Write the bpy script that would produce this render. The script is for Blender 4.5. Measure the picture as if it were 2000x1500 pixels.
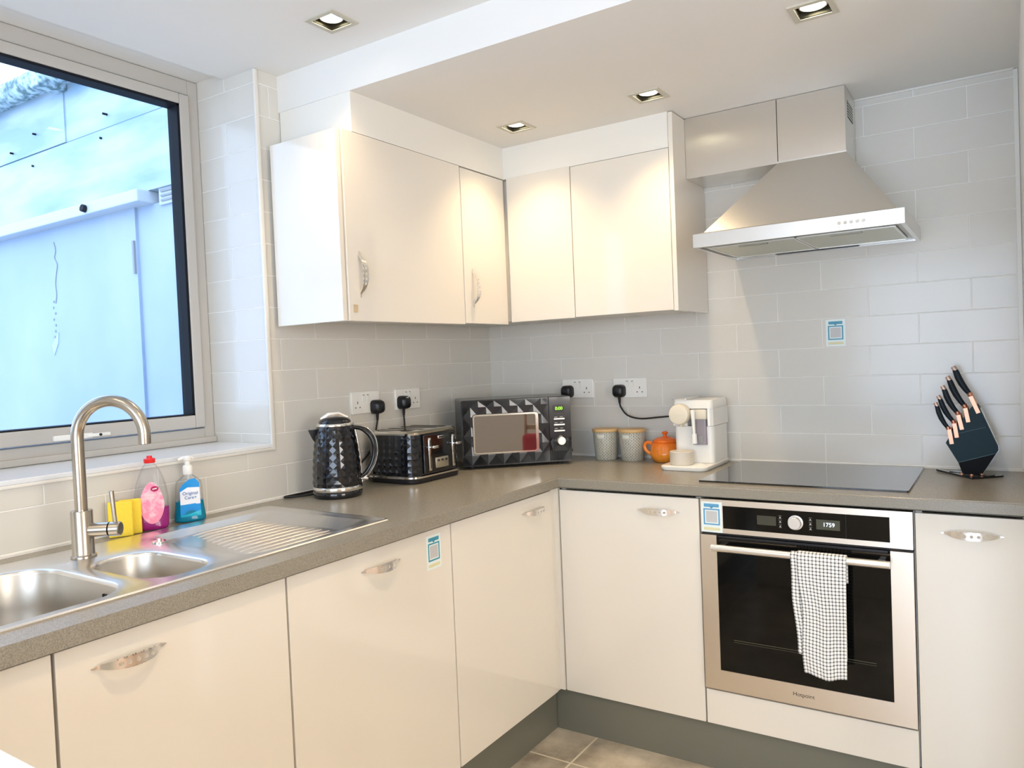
import bpy, bmesh, math, random
from mathutils import Vector, Matrix
random.seed(7)
S = bpy.context.scene
C = S.collection
for o in list(bpy.data.objects):
    bpy.data.objects.remove(o)

# ------------------------------------------------------------------ camera
YAW, PITCH, ROLL = -0.58427, -0.02756, -0.04172
fw = Vector((math.sin(YAW)*math.cos(PITCH), math.cos(YAW)*math.cos(PITCH), math.sin(PITCH)))
rt = Vector((math.cos(YAW), -math.sin(YAW), 0)); up = rt.cross(fw)
c_, s_ = math.cos(ROLL), math.sin(ROLL)
rt2 = c_*rt + s_*up; up2 = -s_*rt + c_*up
cd = bpy.data.cameras.new('camera'); cam = bpy.data.objects.new('camera', cd); C.objects.link(cam)
cd.sensor_width = 36; cd.lens = 1495.736*36/2000
cd.shift_x = (1000-980.93)/2000; cd.shift_y = (748.54-750)/2000
cd.clip_start = 0.02
M = Matrix((rt2, up2, -fw)).transposed().to_4x4(); M.translation = (1.97801, -2.8986, 1.32184)
cam.matrix_world = M
S.camera = cam

# ------------------------------------------------------------------ world, exposure
S.view_settings.view_transform = 'Standard'; S.view_settings.look = 'None'
S.view_settings.gamma = 1; S.view_settings.exposure = 0.76
try: S.view_settings.use_curve_mapping = False
except Exception: pass
w = bpy.data.worlds.new('world'); S.world = w; w.use_nodes = True
wn = w.node_tree.nodes; wl = w.node_tree.links; bg = wn['Background']
tc = wn.new('ShaderNodeTexCoord'); no = wn.new('ShaderNodeTexNoise'); no.inputs['Scale'].default_value = 2.2
no.inputs['Detail'].default_value = 6
rp = wn.new('ShaderNodeValToRGB'); rp.color_ramp.elements[0].position = .42; rp.color_ramp.elements[1].position = .62
rp.color_ramp.elements[0].color = (.40, .60, 1, 1); rp.color_ramp.elements[1].color = (.62, .78, 1, 1)
wl.new(tc.outputs['Generated'], no.inputs['Vector']); wl.new(no.outputs['Fac'], rp.inputs['Fac'])
wl.new(rp.outputs['Color'], bg.inputs['Color']); bg.inputs['Strength'].default_value = 2.3

def area(name, loc, rot, sx, sy, energy, color):
    l = bpy.data.lights.new(name, 'AREA'); l.shape = 'RECTANGLE'; l.size = sx; l.size_y = sy
    l.energy = energy; l.color = color
    o = bpy.data.objects.new(name, l); C.objects.link(o); o.location = loc; o.rotation_euler = rot
    return o
# daylight outside the glazed garden doors behind the camera
area('daylight_garden_doors', (2.0, -4.78, 1.25), (math.radians(90), 0, 0), 2.6, 2.2, 44, (.96, .98, 1))
# added warm fill outside the side window, to warm the fronts facing it
area('warm_fill_side', (4.05, -2.6, 1.45), (math.radians(90), 0, math.radians(90)), 1.5, 1.2, 34, (1, .87, .68))

# ------------------------------------------------------------------ materials
def P(name, col, rough=.5, metal=0, coat=0, spec=.5, emis=None, es=0, trans=0, ior=1.45, sub=0):
    m = bpy.data.materials.new(name); m.use_nodes = True
    b = m.node_tree.nodes['Principled BSDF']
    b.inputs['Base Color'].default_value = (*col, 1); b.inputs['Roughness'].default_value = rough
    b.inputs['Metallic'].default_value = metal; b.inputs['Coat Weight'].default_value = coat
    b.inputs['Specular IOR Level'].default_value = spec; b.inputs['IOR'].default_value = ior
    b.inputs['Transmission Weight'].default_value = trans
    if emis: b.inputs['Emission Color'].default_value = (*emis, 1); b.inputs['Emission Strength'].default_value = es
    return m
def N(m, t, **kw):
    n = m.node_tree.nodes.new(t)
    for k, v in kw.items():
        if k in n.inputs.keys(): n.inputs[k].default_value = v
        else: setattr(n, k, v)
    return n
def LK(m, a, b): m.node_tree.links.new(a, b)
def BS(m): return m.node_tree.nodes['Principled BSDF']
def speckle(m, c1, c2, scale, lo=.4, hi=.6, detail=3, vec=None):
    t = N(m, 'ShaderNodeTexCoord'); n = N(m, 'ShaderNodeTexNoise', Scale=scale, Detail=detail)
    r = N(m, 'ShaderNodeValToRGB'); r.color_ramp.elements[0].position = lo; r.color_ramp.elements[1].position = hi
    r.color_ramp.elements[0].color = (*c1, 1); r.color_ramp.elements[1].color = (*c2, 1)
    if vec:
        mp = N(m, 'ShaderNodeMapping'); mp.inputs['Scale'].default_value = vec
        LK(m, t.outputs['Object'], mp.inputs['Vector']); LK(m, mp.outputs['Vector'], n.inputs['Vector'])
    else: LK(m, t.outputs['Object'], n.inputs['Vector'])
    LK(m, n.outputs['Fac'], r.inputs['Fac']); LK(m, r.outputs['Color'], BS(m).inputs['Base Color'])
    return n
def bump(m, scale, dist, strength=1, vec=None, detail=2):
    t = N(m, 'ShaderNodeTexCoord'); n = N(m, 'ShaderNodeTexNoise', Scale=scale, Detail=detail)
    mp = N(m, 'ShaderNodeMapping'); mp.inputs['Scale'].default_value = vec or (1, 1, 1)
    LK(m, t.outputs['Object'], mp.inputs['Vector']); LK(m, mp.outputs['Vector'], n.inputs['Vector'])
    b = N(m, 'ShaderNodeBump', Distance=dist, Strength=strength)
    LK(m, n.outputs['Fac'], b.inputs['Height']); LK(m, b.outputs['Normal'], BS(m).inputs['Normal'])

PH, PW = .10197, .3025
def tile(name, axis, sign, off, c1=(.685, .66, .595), c2=(.705, .68, .615)):
    m = P(name, c1, .16, spec=.5)
    t = N(m, 'ShaderNodeTexCoord'); sp = N(m, 'ShaderNodeSeparateXYZ'); LK(m, t.outputs['Object'], sp.inputs[0])
    a = N(m, 'ShaderNodeMath', operation='MULTIPLY_ADD'); a.inputs[1].default_value = sign; a.inputs[2].default_value = off+10*PW
    LK(m, sp.outputs[axis], a.inputs[0])
    b = N(m, 'ShaderNodeMath', operation='ADD'); b.inputs[1].default_value = -1.01944+PH+20*PH; LK(m, sp.outputs['Z'], b.inputs[0])
    cb = N(m, 'ShaderNodeCombineXYZ'); LK(m, a.outputs[0], cb.inputs[0]); LK(m, b.outputs[0], cb.inputs[1])
    br = N(m, 'ShaderNodeTexBrick'); br.offset = .5; br.offset_frequency = 2; br.squash = 1
    for k, v in {'Scale': 1, 'Mortar Size': .0019, 'Mortar Smooth': .35, 'Bias': 0, 'Brick Width': PW, 'Row Height': PH}.items(): br.inputs[k].default_value = v
    br.inputs['Color1'].default_value = (*c1, 1); br.inputs['Color2'].default_value = (*c2, 1); br.inputs['Mortar'].default_value = (.90, .88, .82, 1)
    LK(m, cb.outputs[0], br.inputs['Vector']); LK(m, br.outputs['Color'], BS(m).inputs['Base Color'])
    rr = N(m, 'ShaderNodeMath', operation='MULTIPLY_ADD'); rr.inputs[1].default_value = .5; rr.inputs[2].default_value = .16
    LK(m, br.outputs['Fac'], rr.inputs[0]); LK(m, rr.outputs[0], BS(m).inputs['Roughness'])
    n = N(m, 'ShaderNodeTexNoise', Scale=7.0, Detail=1.5); LK(m, t.outputs['Object'], n.inputs['Vector'])
    h = N(m, 'ShaderNodeMath', operation='MULTIPLY_ADD'); h.inputs[1].default_value = .55
    inv = N(m, 'ShaderNodeMath', operation='SUBTRACT'); inv.inputs[0].default_value = 1; LK(m, br.outputs['Fac'], inv.inputs[1])
    LK(m, n.outputs['Fac'], h.inputs[0]); LK(m, inv.outputs[0], h.inputs[2])
    bp = N(m, 'ShaderNodeBump', Distance=.0014, Strength=.8); LK(m, h.outputs[0], bp.inputs['Height']); LK(m, bp.outputs['Normal'], BS(m).inputs['Normal'])
    return m
T_back = tile('tile_back', 'X', 1, -.06927)
T_left = tile('tile_left', 'Y', -1, -.14896)
T_rev = tile('tile_reveal', 'X', 1, .15)
PAINT = P('white_paint', (.82, .80, .735), .7); bump(PAINT, 60, .0006, .3)
CEIL = P('ceiling_paint', (.81, .80, .76), .8)
TRIM = P('tile_trim', (.80, .78, .72), .35)
SILLM = P('sill_tile', (.78, .80, .82), .15)
UPVC = P('upvc', (.52, .50, .46), .3)
GASK = P('gasket', (.010, .012, .016), .6, spec=.15)
GLOSS = P('gloss_cream', (.79, .74, .65), .07, coat=.3, spec=.5)
CARC = P('carcass_cream', (.80, .77, .70), .35)
PLIN = P('plinth', (.17, .17, .135), .22)
WORK = P('worktop', (.2, .19, .165), .27)
speckle(WORK, (.215, .195, .155), (.355, .325, .262), 560, .35, .7, 4)
STEEL = P('brushed_steel', (.62, .60, .56), .26, 1); bump(STEEL, 220, .0002, .25, (.02, .02, 1))
STEELH = P('brushed_steel_hood', (.80, .78, .74), .30, 1); bump(STEELH, 260, .00018, .22, (.02, .02, 1))
STEELV = P('brushed_steel_vertical', (.80, .77, .72), .28, 1); BS(STEELV).inputs['Anisotropic'].default_value = .75; BS(STEELV).inputs['Anisotropic Rotation'].default_value = .0; bump(STEELV, 220, .0002, .25, (1, 1, .02))
OVST = P('oven_steel', (.82, .74, .64), .36, 1); bump(OVST, 260, .00015, .25, (.02, .02, 1))
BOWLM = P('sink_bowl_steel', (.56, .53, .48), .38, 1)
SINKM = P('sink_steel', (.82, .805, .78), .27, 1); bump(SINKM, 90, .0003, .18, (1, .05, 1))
CHROME = P('chrome', (.82, .81, .79), .07, 1)
NICK = P('satin_nickel', (.84, .81, .77), .3, 1)
BLACK = P('black_gloss', (.006, .007, .010), .07, coat=.4)
BLACKM = P('black_satin', (.012, .012, .014), .4)
RUBB = P('black_rubber', (.012, .012, .013), .5)
HOBG = P('hob_glass', (.012, .013, .014), .035, spec=.7, coat=.6)
OVG = P('oven_glass', (.004, .004, .004), .04, spec=.35)
MWG = P('microwave_window', (.02, .015, .012), .02, spec=1.0, coat=1.0, ior=1.9)
WHITEP = P('white_plastic', (.86, .85, .80), .25)
HOLE = P('hole_grey', (.10, .09, .08), .6)
DARK = P('dark_slot', (.01, .01, .01), .6)
GREYM = P('grey_print', (.30, .30, .30), .6)
def emit(name, col, s):
    return P(name, (0, 0, 0), .5, emis=col, es=s)
LENS = emit('lamp_lens', (1, .93, .72), 9)
def glassmat(name, tint=(1, 1, 1), refl=1.0, rough=0.0):
    m = bpy.data.materials.new(name); m.use_nodes = True; nt = m.node_tree
    for n in list(nt.nodes): nt.nodes.remove(n)
    out = nt.nodes.new('ShaderNodeOutputMaterial'); mx = nt.nodes.new('ShaderNodeMixShader')
    tr = nt.nodes.new('ShaderNodeBsdfTransparent'); tr.inputs[0].default_value = (*tint, 1)
    gl = nt.nodes.new('ShaderNodeBsdfGlossy'); gl.inputs['Roughness'].default_value = rough
    fr = nt.nodes.new('ShaderNodeFresnel'); fr.inputs[0].default_value = 1.45
    mu = nt.nodes.new('ShaderNodeMath'); mu.operation = 'MULTIPLY'; mu.inputs[1].default_value = refl
    nt.links.new(fr.outputs[0], mu.inputs[0]); nt.links.new(mu.outputs[0], mx.inputs[0])
    nt.links.new(tr.outputs[0], mx.inputs[1]); nt.links.new(gl.outputs[0], mx.inputs[2]); nt.links.new(mx.outputs[0], out.inputs[0])
    return m
GLASS = glassmat('window_glass', (.97, .99, 1), .4)

# ------------------------------------------------------------------ helpers
WM = {}
def setw(o, m): WM[o.name] = m
def getw(o): return WM.get(o.name, Matrix.Identity(4)) if o else Matrix.Identity(4)
def tag(o, label=None, cat=None, group=None, kind=None):
    if label: o['label'] = label
    if cat: o['category'] = cat
    if group: o['group'] = group
    if kind: o['kind'] = kind
    return o
def thing(name, label=None, cat=None, loc=(0, 0, 0), rz=0, group=None, kind=None):
    o = bpy.data.objects.new(name, None); C.objects.link(o); o.empty_display_size = .05
    o.location = loc; o.rotation_euler = (0, 0, rz)
    setw(o, Matrix.Translation(loc) @ Matrix.Rotation(rz, 4, 'Z'))
    return tag(o, label, cat, group, kind)
def mk(name, bm, mats, parent=None, world=True, smooth=None, wn=False, label=None):
    """link a bmesh as ONE object; world=True: the coordinates are world ones"""
    if world and parent: bmesh.ops.transform(bm, matrix=getw(parent).inverted(), verts=bm.verts)
    bmesh.ops.recalc_face_normals(bm, faces=bm.faces)
    me = bpy.data.meshes.new(name); bm.to_mesh(me); bm.free()
    for m in (mats if isinstance(mats, (list, tuple)) else [mats]): me.materials.append(m)
    if smooth is not None:
        me.polygons.foreach_set('use_smooth', [True]*len(me.polygons)); me.set_sharp_from_angle(angle=math.radians(smooth))
    o = bpy.data.objects.new(name, me); C.objects.link(o)
    if parent: o.parent = parent
    setw(o, getw(parent))
    if wn:
        md = o.modifiers.new('wn', 'WEIGHTED_NORMAL'); md.keep_sharp = True
    if label: o['label'] = label
    return o
def NB(): return bmesh.new()
def bx(bm, x0, x1, y0, y1, z0, z1, bev=0, seg=2, mi=0):
    r = bmesh.ops.create_cube(bm, size=1)
    for v in r['verts']:
        v.co = Vector(((x0+x1)/2+v.co.x*(x1-x0), (y0+y1)/2+v.co.y*(y1-y0), (z0+z1)/2+v.co.z*(z1-z0)))
    fs = {f for v in r['verts'] for f in v.link_faces}
    for f in fs: f.material_index = mi
    if bev:
        es = {e for v in r['verts'] for e in v.link_edges}
        bmesh.ops.bevel(bm, geom=list(es), offset=bev, segments=seg, profile=.5, affect='EDGES')
    return bm
def box(name, dims, mat, parent=None, bev=0, seg=2, **k):
    return mk(name, bx(NB(), *dims, bev=bev, seg=seg), mat, parent, smooth=50 if bev else None, wn=bool(bev), **k)
def frame(ax):
    ax = Vector(ax).normalized(); t = Vector((0, 0, 1)) if abs(ax.z) < .9 else Vector((1, 0, 0))
    a = t.cross(ax).normalized(); return a, ax.cross(a), ax
def rings(bm, rs, cap=(True, True), closed=True, mi=0):
    vs = [[bm.verts.new(p) for p in r] for r in rs]; n = len(vs[0])
    for a, b in zip(vs, vs[1:]):
        for i in range(n if closed else n-1):
            f = bm.faces.new((a[i], a[(i+1) % n], b[(i+1) % n], b[i])); f.material_index = mi
    if cap[0]: bm.faces.new(vs[0]).material_index = mi
    if cap[1]: bm.faces.new(vs[-1]).material_index = mi
    return vs
def lathe(bm, prof, o=(0, 0, 0), ax=(0, 0, 1), n=32, cap=(True, True), mi=0):
    a, b, c = frame(ax); o = Vector(o)
    rings(bm, [[o+c*z+(a*math.cos(t)+b*math.sin(t))*max(r, 1e-5) for t in [2*math.pi*i/n for i in range(n)]] for r, z in prof], cap, mi=mi)
    return bm
def cyl(bm, p0, p1, r, r1=None, n=24, mi=0, bev=0):
    p0 = Vector(p0); p1 = Vector(p1); L = (p1-p0).length; r1 = r if r1 is None else r1
    pr = [(r, 0), (r1, L)] if not bev else [(r-bev, 0), (r, bev), (r1, L-bev), (r1-bev, L)]
    return lathe(bm, pr, p0, p1-p0, n, mi=mi)
def tube(bm, pts, r, n=12, mi=0, flat=None):
    pts = [Vector(p) for p in pts]; rs = []; a = None
    for i, p in enumerate(pts):
        t = (pts[min(i+1, len(pts)-1)]-pts[max(i-1, 0)]).normalized()
        a = frame(t)[0] if a is None else (a-t*a.dot(t)).normalized()
        b = t.cross(a); rr = r[i] if isinstance(r, (list, tuple)) else r
        rs.append([p+a*math.cos(u)*rr*(flat[0] if flat else 1)+b*math.sin(u)*rr*(flat[1] if flat else 1) for u in [2*math.pi*k/n for k in range(n)]])
    rings(bm, rs, mi=mi); return bm
def spline(pts, n=8):
    pts = [Vector(p) for p in pts]; out = []
    for i in range(len(pts)-1):
        p0 = pts[max(i-1, 0)]; p1 = pts[i]; p2 = pts[i+1]; p3 = pts[min(i+2, len(pts)-1)]
        for k in range(n):
            t = k/n
            out.append(.5*((2*p1)+(p2-p0)*t+(2*p0-5*p1+4*p2-p3)*t*t+(3*p1-p0-3*p2+p3)*t**3))
    out.append(pts[-1]); return out
def rr(cx, cy, w, h, r, n=6):
    out = []
    for sx, sy, a0 in ((1, 1, 0), (-1, 1, 90), (-1, -1, 180), (1, -1, 270)):
        for k in range(n+1):
            a = math.radians(a0+90*k/n); out.append((cx+sx*(w/2-r)+r*math.cos(a), cy+sy*(h/2-r)+r*math.sin(a)))
    return out
def prism(bm, poly, fn, d0, d1, mi=0):
    """poly: 2D points; fn(u,v,d) -> 3D point"""
    rings(bm, [[fn(u, v, d0) for u, v in poly], [fn(u, v, d1) for u, v in poly]], mi=mi); return bm
def cells(bm, us, vs, skip, fn, d0, d1, mat=None):
    """solid slab made of grid cells in (u,v) minus the skipped ones; fn(u,v,d) -> 3D"""
    us = sorted(set(us)); vs = sorted(set(vs)); V = {}
    def g(i, j, k):
        if (i, j, k) not in V: V[(i, j, k)] = bm.verts.new(fn(us[i], vs[j], (d0, d1)[k]))
        return V[(i, j, k)]
    def on(i, j):
        if not (0 <= i < len(us)-1 and 0 <= j < len(vs)-1): return False
        return not skip((us[i]+us[i+1])/2, (vs[j]+vs[j+1])/2)
    for i in range(len(us)-1):
        for j in range(len(vs)-1):
            if not on(i, j): continue
            for k in (0, 1): bm.faces.new((g(i, j, k), g(i+1, j, k), g(i+1, j+1, k), g(i, j+1, k)))
            for di, dj, a, b in ((-1, 0, (0, 0), (0, 1)), (1, 0, (1, 0), (1, 1)), (0, -1, (0, 0), (1, 0)), (0, 1, (0, 1), (1, 1))):
                if not on(i+di, j+dj):
                    bm.faces.new((g(i+a[0], j+a[1], 0), g(i+b[0], j+b[1], 0), g(i+b[0], j+b[1], 1), g(i+a[0], j+a[1], 1)))
    return bm
def inr(u, v, r): return r[0] < u < r[1] and r[2] < v < r[3]
def mk_each(name, bm, mats, parent=None, **k):
    """link every loose piece of a bmesh as an object of its own"""
    seen = set(); out = []
    bm.verts.ensure_lookup_table()
    for v in bm.verts:
        if v in seen: continue
        st = [v]; isl = []; seen.add(v)
        while st:
            a = st.pop(); isl.append(a)
            for e in a.link_edges:
                b = e.other_vert(a)
                if b not in seen: seen.add(b); st.append(b)
        nb = NB(); mp_ = {a: nb.verts.new(a.co) for a in isl}
        for f in {f for a in isl for f in a.link_faces}:
            nf = nb.faces.new([mp_[q] for q in f.verts]); nf.material_index = f.material_index
        out.append(mk(name, nb, mats, parent, **k))
    bm.free(); return out
def text(name, s, size, mat, parent, o, x, z, ext=.0002, align='CENTER', sx=1.0):
    cu = bpy.data.curves.new(name, 'FONT'); cu.body = s; cu.size = size; cu.align_x = align; cu.align_y = 'CENTER'; cu.extrude = ext
    t = bpy.data.objects.new(name+'_tmp', cu); C.objects.link(t); bpy.context.view_layer.update()
    me = bpy.data.meshes.new_from_object(t.evaluated_get(bpy.context.evaluated_depsgraph_get()))
    bpy.data.objects.remove(t); bpy.data.curves.remove(cu)
    x = Vector(x).normalized(); z = Vector(z).normalized(); n = x.cross(z)
    m = Matrix((x*sx, z, n)).transposed().to_4x4(); m.translation = Vector(o)
    me.transform(getw(parent).inverted() @ m); me.materials.clear(); me.materials.append(mat)
    ob = bpy.data.objects.new(name, me); C.objects.link(ob); ob.parent = parent; setw(ob, getw(parent)); return ob

# ------------------------------------------------------------------ setting
R0, R1 = -1.262, -3.0          # window opening along the left wall
bm = NB()
cells(bm, [0, -1.02, R0, R1, -4.6], [0, 1.078, 2.42], lambda u, v: inr(u, v, (R1, R0, 1.078, 3)), lambda u, v, d: Vector((d, u, v)), -.37, 0)
bm.normal_update()
bmesh.ops.recalc_face_normals(bm, faces=bm.faces)
for f in bm.faces:
    if abs(f.normal.y) > .9: f.material_index = 1
    elif f.normal.x < -.9: f.material_index = 2
tag(mk('wall_left', bm, [T_left, T_rev, PAINT]), 'left wall tiled in grey brick-bond tiles round the window recess', 'wall', kind='structure')
bm = NB(); bx(bm, -.37, 2.022, 0, .15, 0, 2.42)
tag(mk('wall_back', bm, T_back), 'back wall tiled in long grey brick-bond tiles behind the hob', 'wall', kind='structure')
bm = NB(); bx(bm, 2.022, 2.14, -1.0, .15, 0, 2.42)
cells(bm, [.15, -2.0, -3.2, -4.6], [0, .9, 2.0, 2.42], lambda u, v: inr(u, v, (-3.2, -2.0, .9, 2.0)), lambda u, v, d: Vector((d, u, v)), 3.9, 4.02)
bx(bm, 2.14, 3.9, 0, .15, 0, 2.42)
for f in bm.faces:
    if sum(v.co.x for v in f.verts)/len(f.verts) > 2.1: f.material_index = 1
tag(mk('wall_right', bm, [PAINT, P('beige_paint', (.74, .62, .46), .7)]), 'white painted wall ending the tiled back wall', 'wall', kind='structure')
bm = NB(); cells(bm, [-.37, .8, 3.2, 4.02], [0, 2.15, 2.42], lambda u, v: inr(u, v, (.8, 3.2, -1, 2.15)), lambda u, v, d: Vector((u, d, v)), -4.72, -4.6)
tag(mk('wall_front', bm, PAINT), 'white painted wall with glazed garden doors behind the camera', 'wall', kind='structure')
# floor
FLR = P('floor_tile', (.34, .30, .25), .28)
t = N(FLR, 'ShaderNodeTexCoord'); mp = N(FLR, 'ShaderNodeMapping'); mp.inputs['Location'].default_value = (-.757+6, .74+6, 0)
LK(FLR, t.outputs['Object'], mp.inputs['Vector'])
br = N(FLR, 'ShaderNodeTexBrick'); br.offset = 0; br.squash = 1
for k, v in {'Scale': 1, 'Mortar Size': .004, 'Mortar Smooth': .2, 'Brick Width': .6, 'Row Height': .6}.items(): br.inputs[k].default_value = v
n1 = N(FLR, 'ShaderNodeTexNoise', Scale=6.0, Detail=7.0, Roughness=.65); r1 = N(FLR, 'ShaderNodeValToRGB')
r1.color_ramp.elements[0].position = .33; r1.color_ramp.elements[0].color = (.27, .235, .185, 1)
r1.color_ramp.elements[1].position = .68; r1.color_ramp.elements[1].color = (.60, .54, .44, 1)
LK(FLR, t.outputs['Object'], n1.inputs['Vector']); LK(FLR, n1.outputs['Fac'], r1.inputs['Fac'])
LK(FLR, r1.outputs['Color'], br.inputs['Color1']); LK(FLR, r1.outputs['Color'], br.inputs['Color2']); br.inputs['Mortar'].default_value = (.66, .60, .48, 1)
LK(FLR, mp.outputs['Vector'], br.inputs['Vector']); LK(FLR, br.outputs['Color'], BS(FLR).inputs['Base Color'])
bm = NB(); bx(bm, -.37, 4.02, -4.72, .15, -.1, 0)
bx(bm, 2.3, 3.9, -4.6, 0, 0, .004)
for f in bm.faces:
    if f.calc_center_median().x > 2.25 and f.calc_center_median().z >= 0: f.material_index = 1
tag(mk('floor', bm, [FLR, P('oak_floor', (.50, .27, .12), .35)]), 'mottled grey brown stone tile floor', 'floor', kind='structure')
# ceiling with recesses for the downlights: (x, y, z)
LOW = [(.515, -.524), (1.021, -.52), (1.59, -.838)]
HIGH = [(.433, -1.343), (1.45, -2.0), (2.6, -2.0), (.433, -2.9), (2.2, -3.7)]
def holes(ls, h=.041): return [(x-h, x+h, y-h, y+h) for x, y in ls]
def slab(bm, x0, x1, y0, y1, z0, z1, ls):
    H = holes(ls); us = [x0, x1]; vs = [y0, y1]
    for h in H: us += h[:2]; vs += h[2:]
    cells(bm, us, vs, lambda u, v: any(inr(u, v, h) for h in H), lambda u, v, d: Vector((u, v, d)), z0, z1)
bm = NB(); slab(bm, 0, 3.9, -1.169, 0, 2.168, 2.42, LOW)
slab(bm, -.15, 3.9, -4.6, -1.169, 2.285, 2.42, HIGH)
bx(bm, -.37, -.15, -4.6, R0+.0, 2.306, 2.42)
tag(mk('ceiling', bm, CEIL), 'white painted ceiling with a lowered part over the back run', 'ceiling', kind='structure')
# boxed-in bulkheads over the wall cupboards
box('trim_1', (.003, .32, -1.166, -.001, 2.0455, 2.168), PAINT); tag(bpy.data.objects['trim_1'], 'painted bulkhead over the left wall cupboards', 'bulkhead', kind='structure')
box('trim_2', (.32, 1.006, -.32, -.001, 2.0455, 2.168), PAINT); tag(bpy.data.objects['trim_2'], 'painted bulkhead over the right wall cupboards', 'bulkhead', kind='structure')
bm = NB(); bx(bm, -.004, .005, R0-.004, R0+.011, 1.078, 2.284, .002); bx(bm, -.01, .005, R1, R0+.011, 1.070, 1.079, .002)
tag(mk('trim_3', bm, TRIM, smooth=50), 'cream tile edge strip round the window recess', 'trim', kind='structure')
bm = NB(); bx(bm, 2.008, 2.021, -.006, .001, .912, 2.166, .001); tag(mk('trim_4', bm, TRIM), 'pale tile edge strip at the right end of the back wall', 'trim', kind='structure')
bm = NB(); bx(bm, 0, .006, -3.2, 0, .909, .916, .001); bx(bm, 0, 2.02, -.006, 0, .909, .916, .001); bx(bm, 1.027, 2.02, -.006, 0, 2.162, 2.168, .001)
tag(mk('trim_5', bm, TRIM), 'white sealant line where tiles meet worktop', 'trim', kind='structure')
# baseboards = kitchen plinths
box('baseboard_left', (.583, .60, -3.2, -.545, 0, .152), PLIN); tag(bpy.data.objects['baseboard_left'], 'dark olive grey plinth under the sink run', 'plinth', kind='structure')
box('baseboard_back', (.601, 2.02, -.545, -.528, 0, .152), PLIN); tag(bpy.data.objects['baseboard_back'], 'dark olive grey plinth under the oven run', 'plinth', kind='structure')

# window over the sink
W = thing('window_1', 'large white framed window over the sink', 'window', (-.3, -2.1, 1.09), kind='structure')
bm = NB(); MY = (-2.27, -2.33)
xa, xb = -.365, -.29
bx(bm, xa, xb, -1.300, R0-.001, 1.092, 2.305, .003); bx(bm, xa, xb, R1+.001, -2.965, 1.092, 2.305, .003)
bx(bm, xa, xb, -2.965, -1.300, 2.255, 2.305, .003); bx(bm, xa, xb, -2.965, -1.300, 1.092, 1.142, .003); bx(bm, xa, xb, *MY[::-1], 1.142, 2.255, .003)
bx(bm, xa, xb+.012, -3.0, R0-.001, 1.092, 1.112, .003)
mk('window_frame', bm, UPVC, W, smooth=50, wn=True)
for y0, y1 in ((MY[0]+.003, -1.303), (-2.962, MY[1]-.003)):
    bm = NB(); a, b = -.345, -.279
    bx(bm, a, b, y0, y0+.036, 1.146, 2.251, .004); bx(bm, a, b, y1-.036, y1, 1.146, 2.251, .004)
    bx(bm, a, b, y0+.036, y1-.036, 2.217, 2.251, .004); bx(bm, a, b, y0+.036, y1-.036, 1.146, 1.188, .004)
    s = mk('sash', bm, UPVC, W, smooth=50, wn=True)
    g0, g1 = y0+.036, y1-.036; bm = NB()
    bx(bm, -.335, -.283, g0, g0+.008, 1.188, 2.217); bx(bm, -.335, -.283, g1-.009, g1, 1.188, 2.217)
    bx(bm, -.335, -.283, g0, g1, 2.209, 2.217); bx(bm, -.335, -.283, g0, g1, 1.188, 1.192)
    mk('gasket', bm, GASK, s)
    mk('pane', bx(NB(), -.318, -.314, g0+.006, g1-.006, 1.19, 2.212), GLASS, s)
bm = NB(); bx(bm, -.282, -.268, -1.80, -1.69, 1.150, 1.166, .003); bx(bm, -.272, -.262, -1.705, -1.64, 1.153, 1.163, .003)
mk('window_handle', bm, WHITEP, W, smooth=50)
cyl(bm := NB(), (-.262, -1.672, 1.158), (-.259, -1.672, 1.158), .004); mk('lock', bm, DARK, W)
bm = NB(); bx(bm, -.30, .004, R1, R0, 1.079, 1.0915, .002)
mk('window_sill', bm, SILLM, W, smooth=50, wn=True)
# glazed doors behind the camera and side window
D = thing('door_1', 'glazed garden doors behind the camera', 'door', (2.0, -4.66, 0), kind='structure')
bm = NB(); 
for x0, x1 in ((.8, .86), (1.97, 2.03), (3.14, 3.2)): bx(bm, x0, x1, -4.7, -4.62, 0.001, 2.149)
bx(bm, .86, 3.14, -4.7, -4.62, 2.08, 2.149); bx(bm, .86, 3.14, -4.7, -4.62, .001, .12); mk('door_frame', bm, UPVC, D)
mk('pane', bx(NB(), .86, 3.14, -4.665, -4.66, .12, 2.08), GLASS, D)
D = thing('window_2', 'side window with slatted blind', 'window', (3.96, -2.6, .9), kind='structure')
bm = NB()
for y0, y1 in ((-3.198, -3.15), (-2.62, -2.58), (-2.05, -2.002)): bx(bm, 3.92, 3.98, y0, y1, .902, 1.998)
bx(bm, 3.92, 3.98, -3.198, -2.002, 1.95, 1.998); bx(bm, 3.92, 3.98, -3.198, -2.002, .902, .95); mk('window_frame', bm, UPVC, D)

# ------------------------------------------------------------------ outside: the neighbouring extension
def wobble(m, sc, c1, c2, lo=.35, hi=.65): return speckle(m, c1, c2, sc, lo, hi, 5)
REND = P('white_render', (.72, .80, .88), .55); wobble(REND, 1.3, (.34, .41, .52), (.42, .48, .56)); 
CLAD = P('boards_cloud_streaks', (.66, .76, .84), .4); speckle(CLAD, (.28, .39, .47), (.52, .59, .63), 1.1, .38, .6, 6, (1, 1, 4)); bump(CLAD, 3, .01, .5, (1, 1, 5))  # pale streaks in the board colour stand in for reflected cloud
LEDG = P('white_ledge', (.56, .58, .60), .4)
GUTT = P('mossy_gutter', (.4, .5, .55), .6); wobble(GUTT, 25, (.12, .2, .2), (.55, .66, .72), .4, .6)
E1 = thing('neighbouring_extension', 'white painted extension wall with ledge and mossy gutter outside the window', 'building', (-2.4, -.6, 0))
bm = NB(); bx(bm, -6, -1.778, -.6, -.2, 0, 2.2); bx(bm, -1.778, -.38, -.585, -.2, 0, 2.2)
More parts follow.
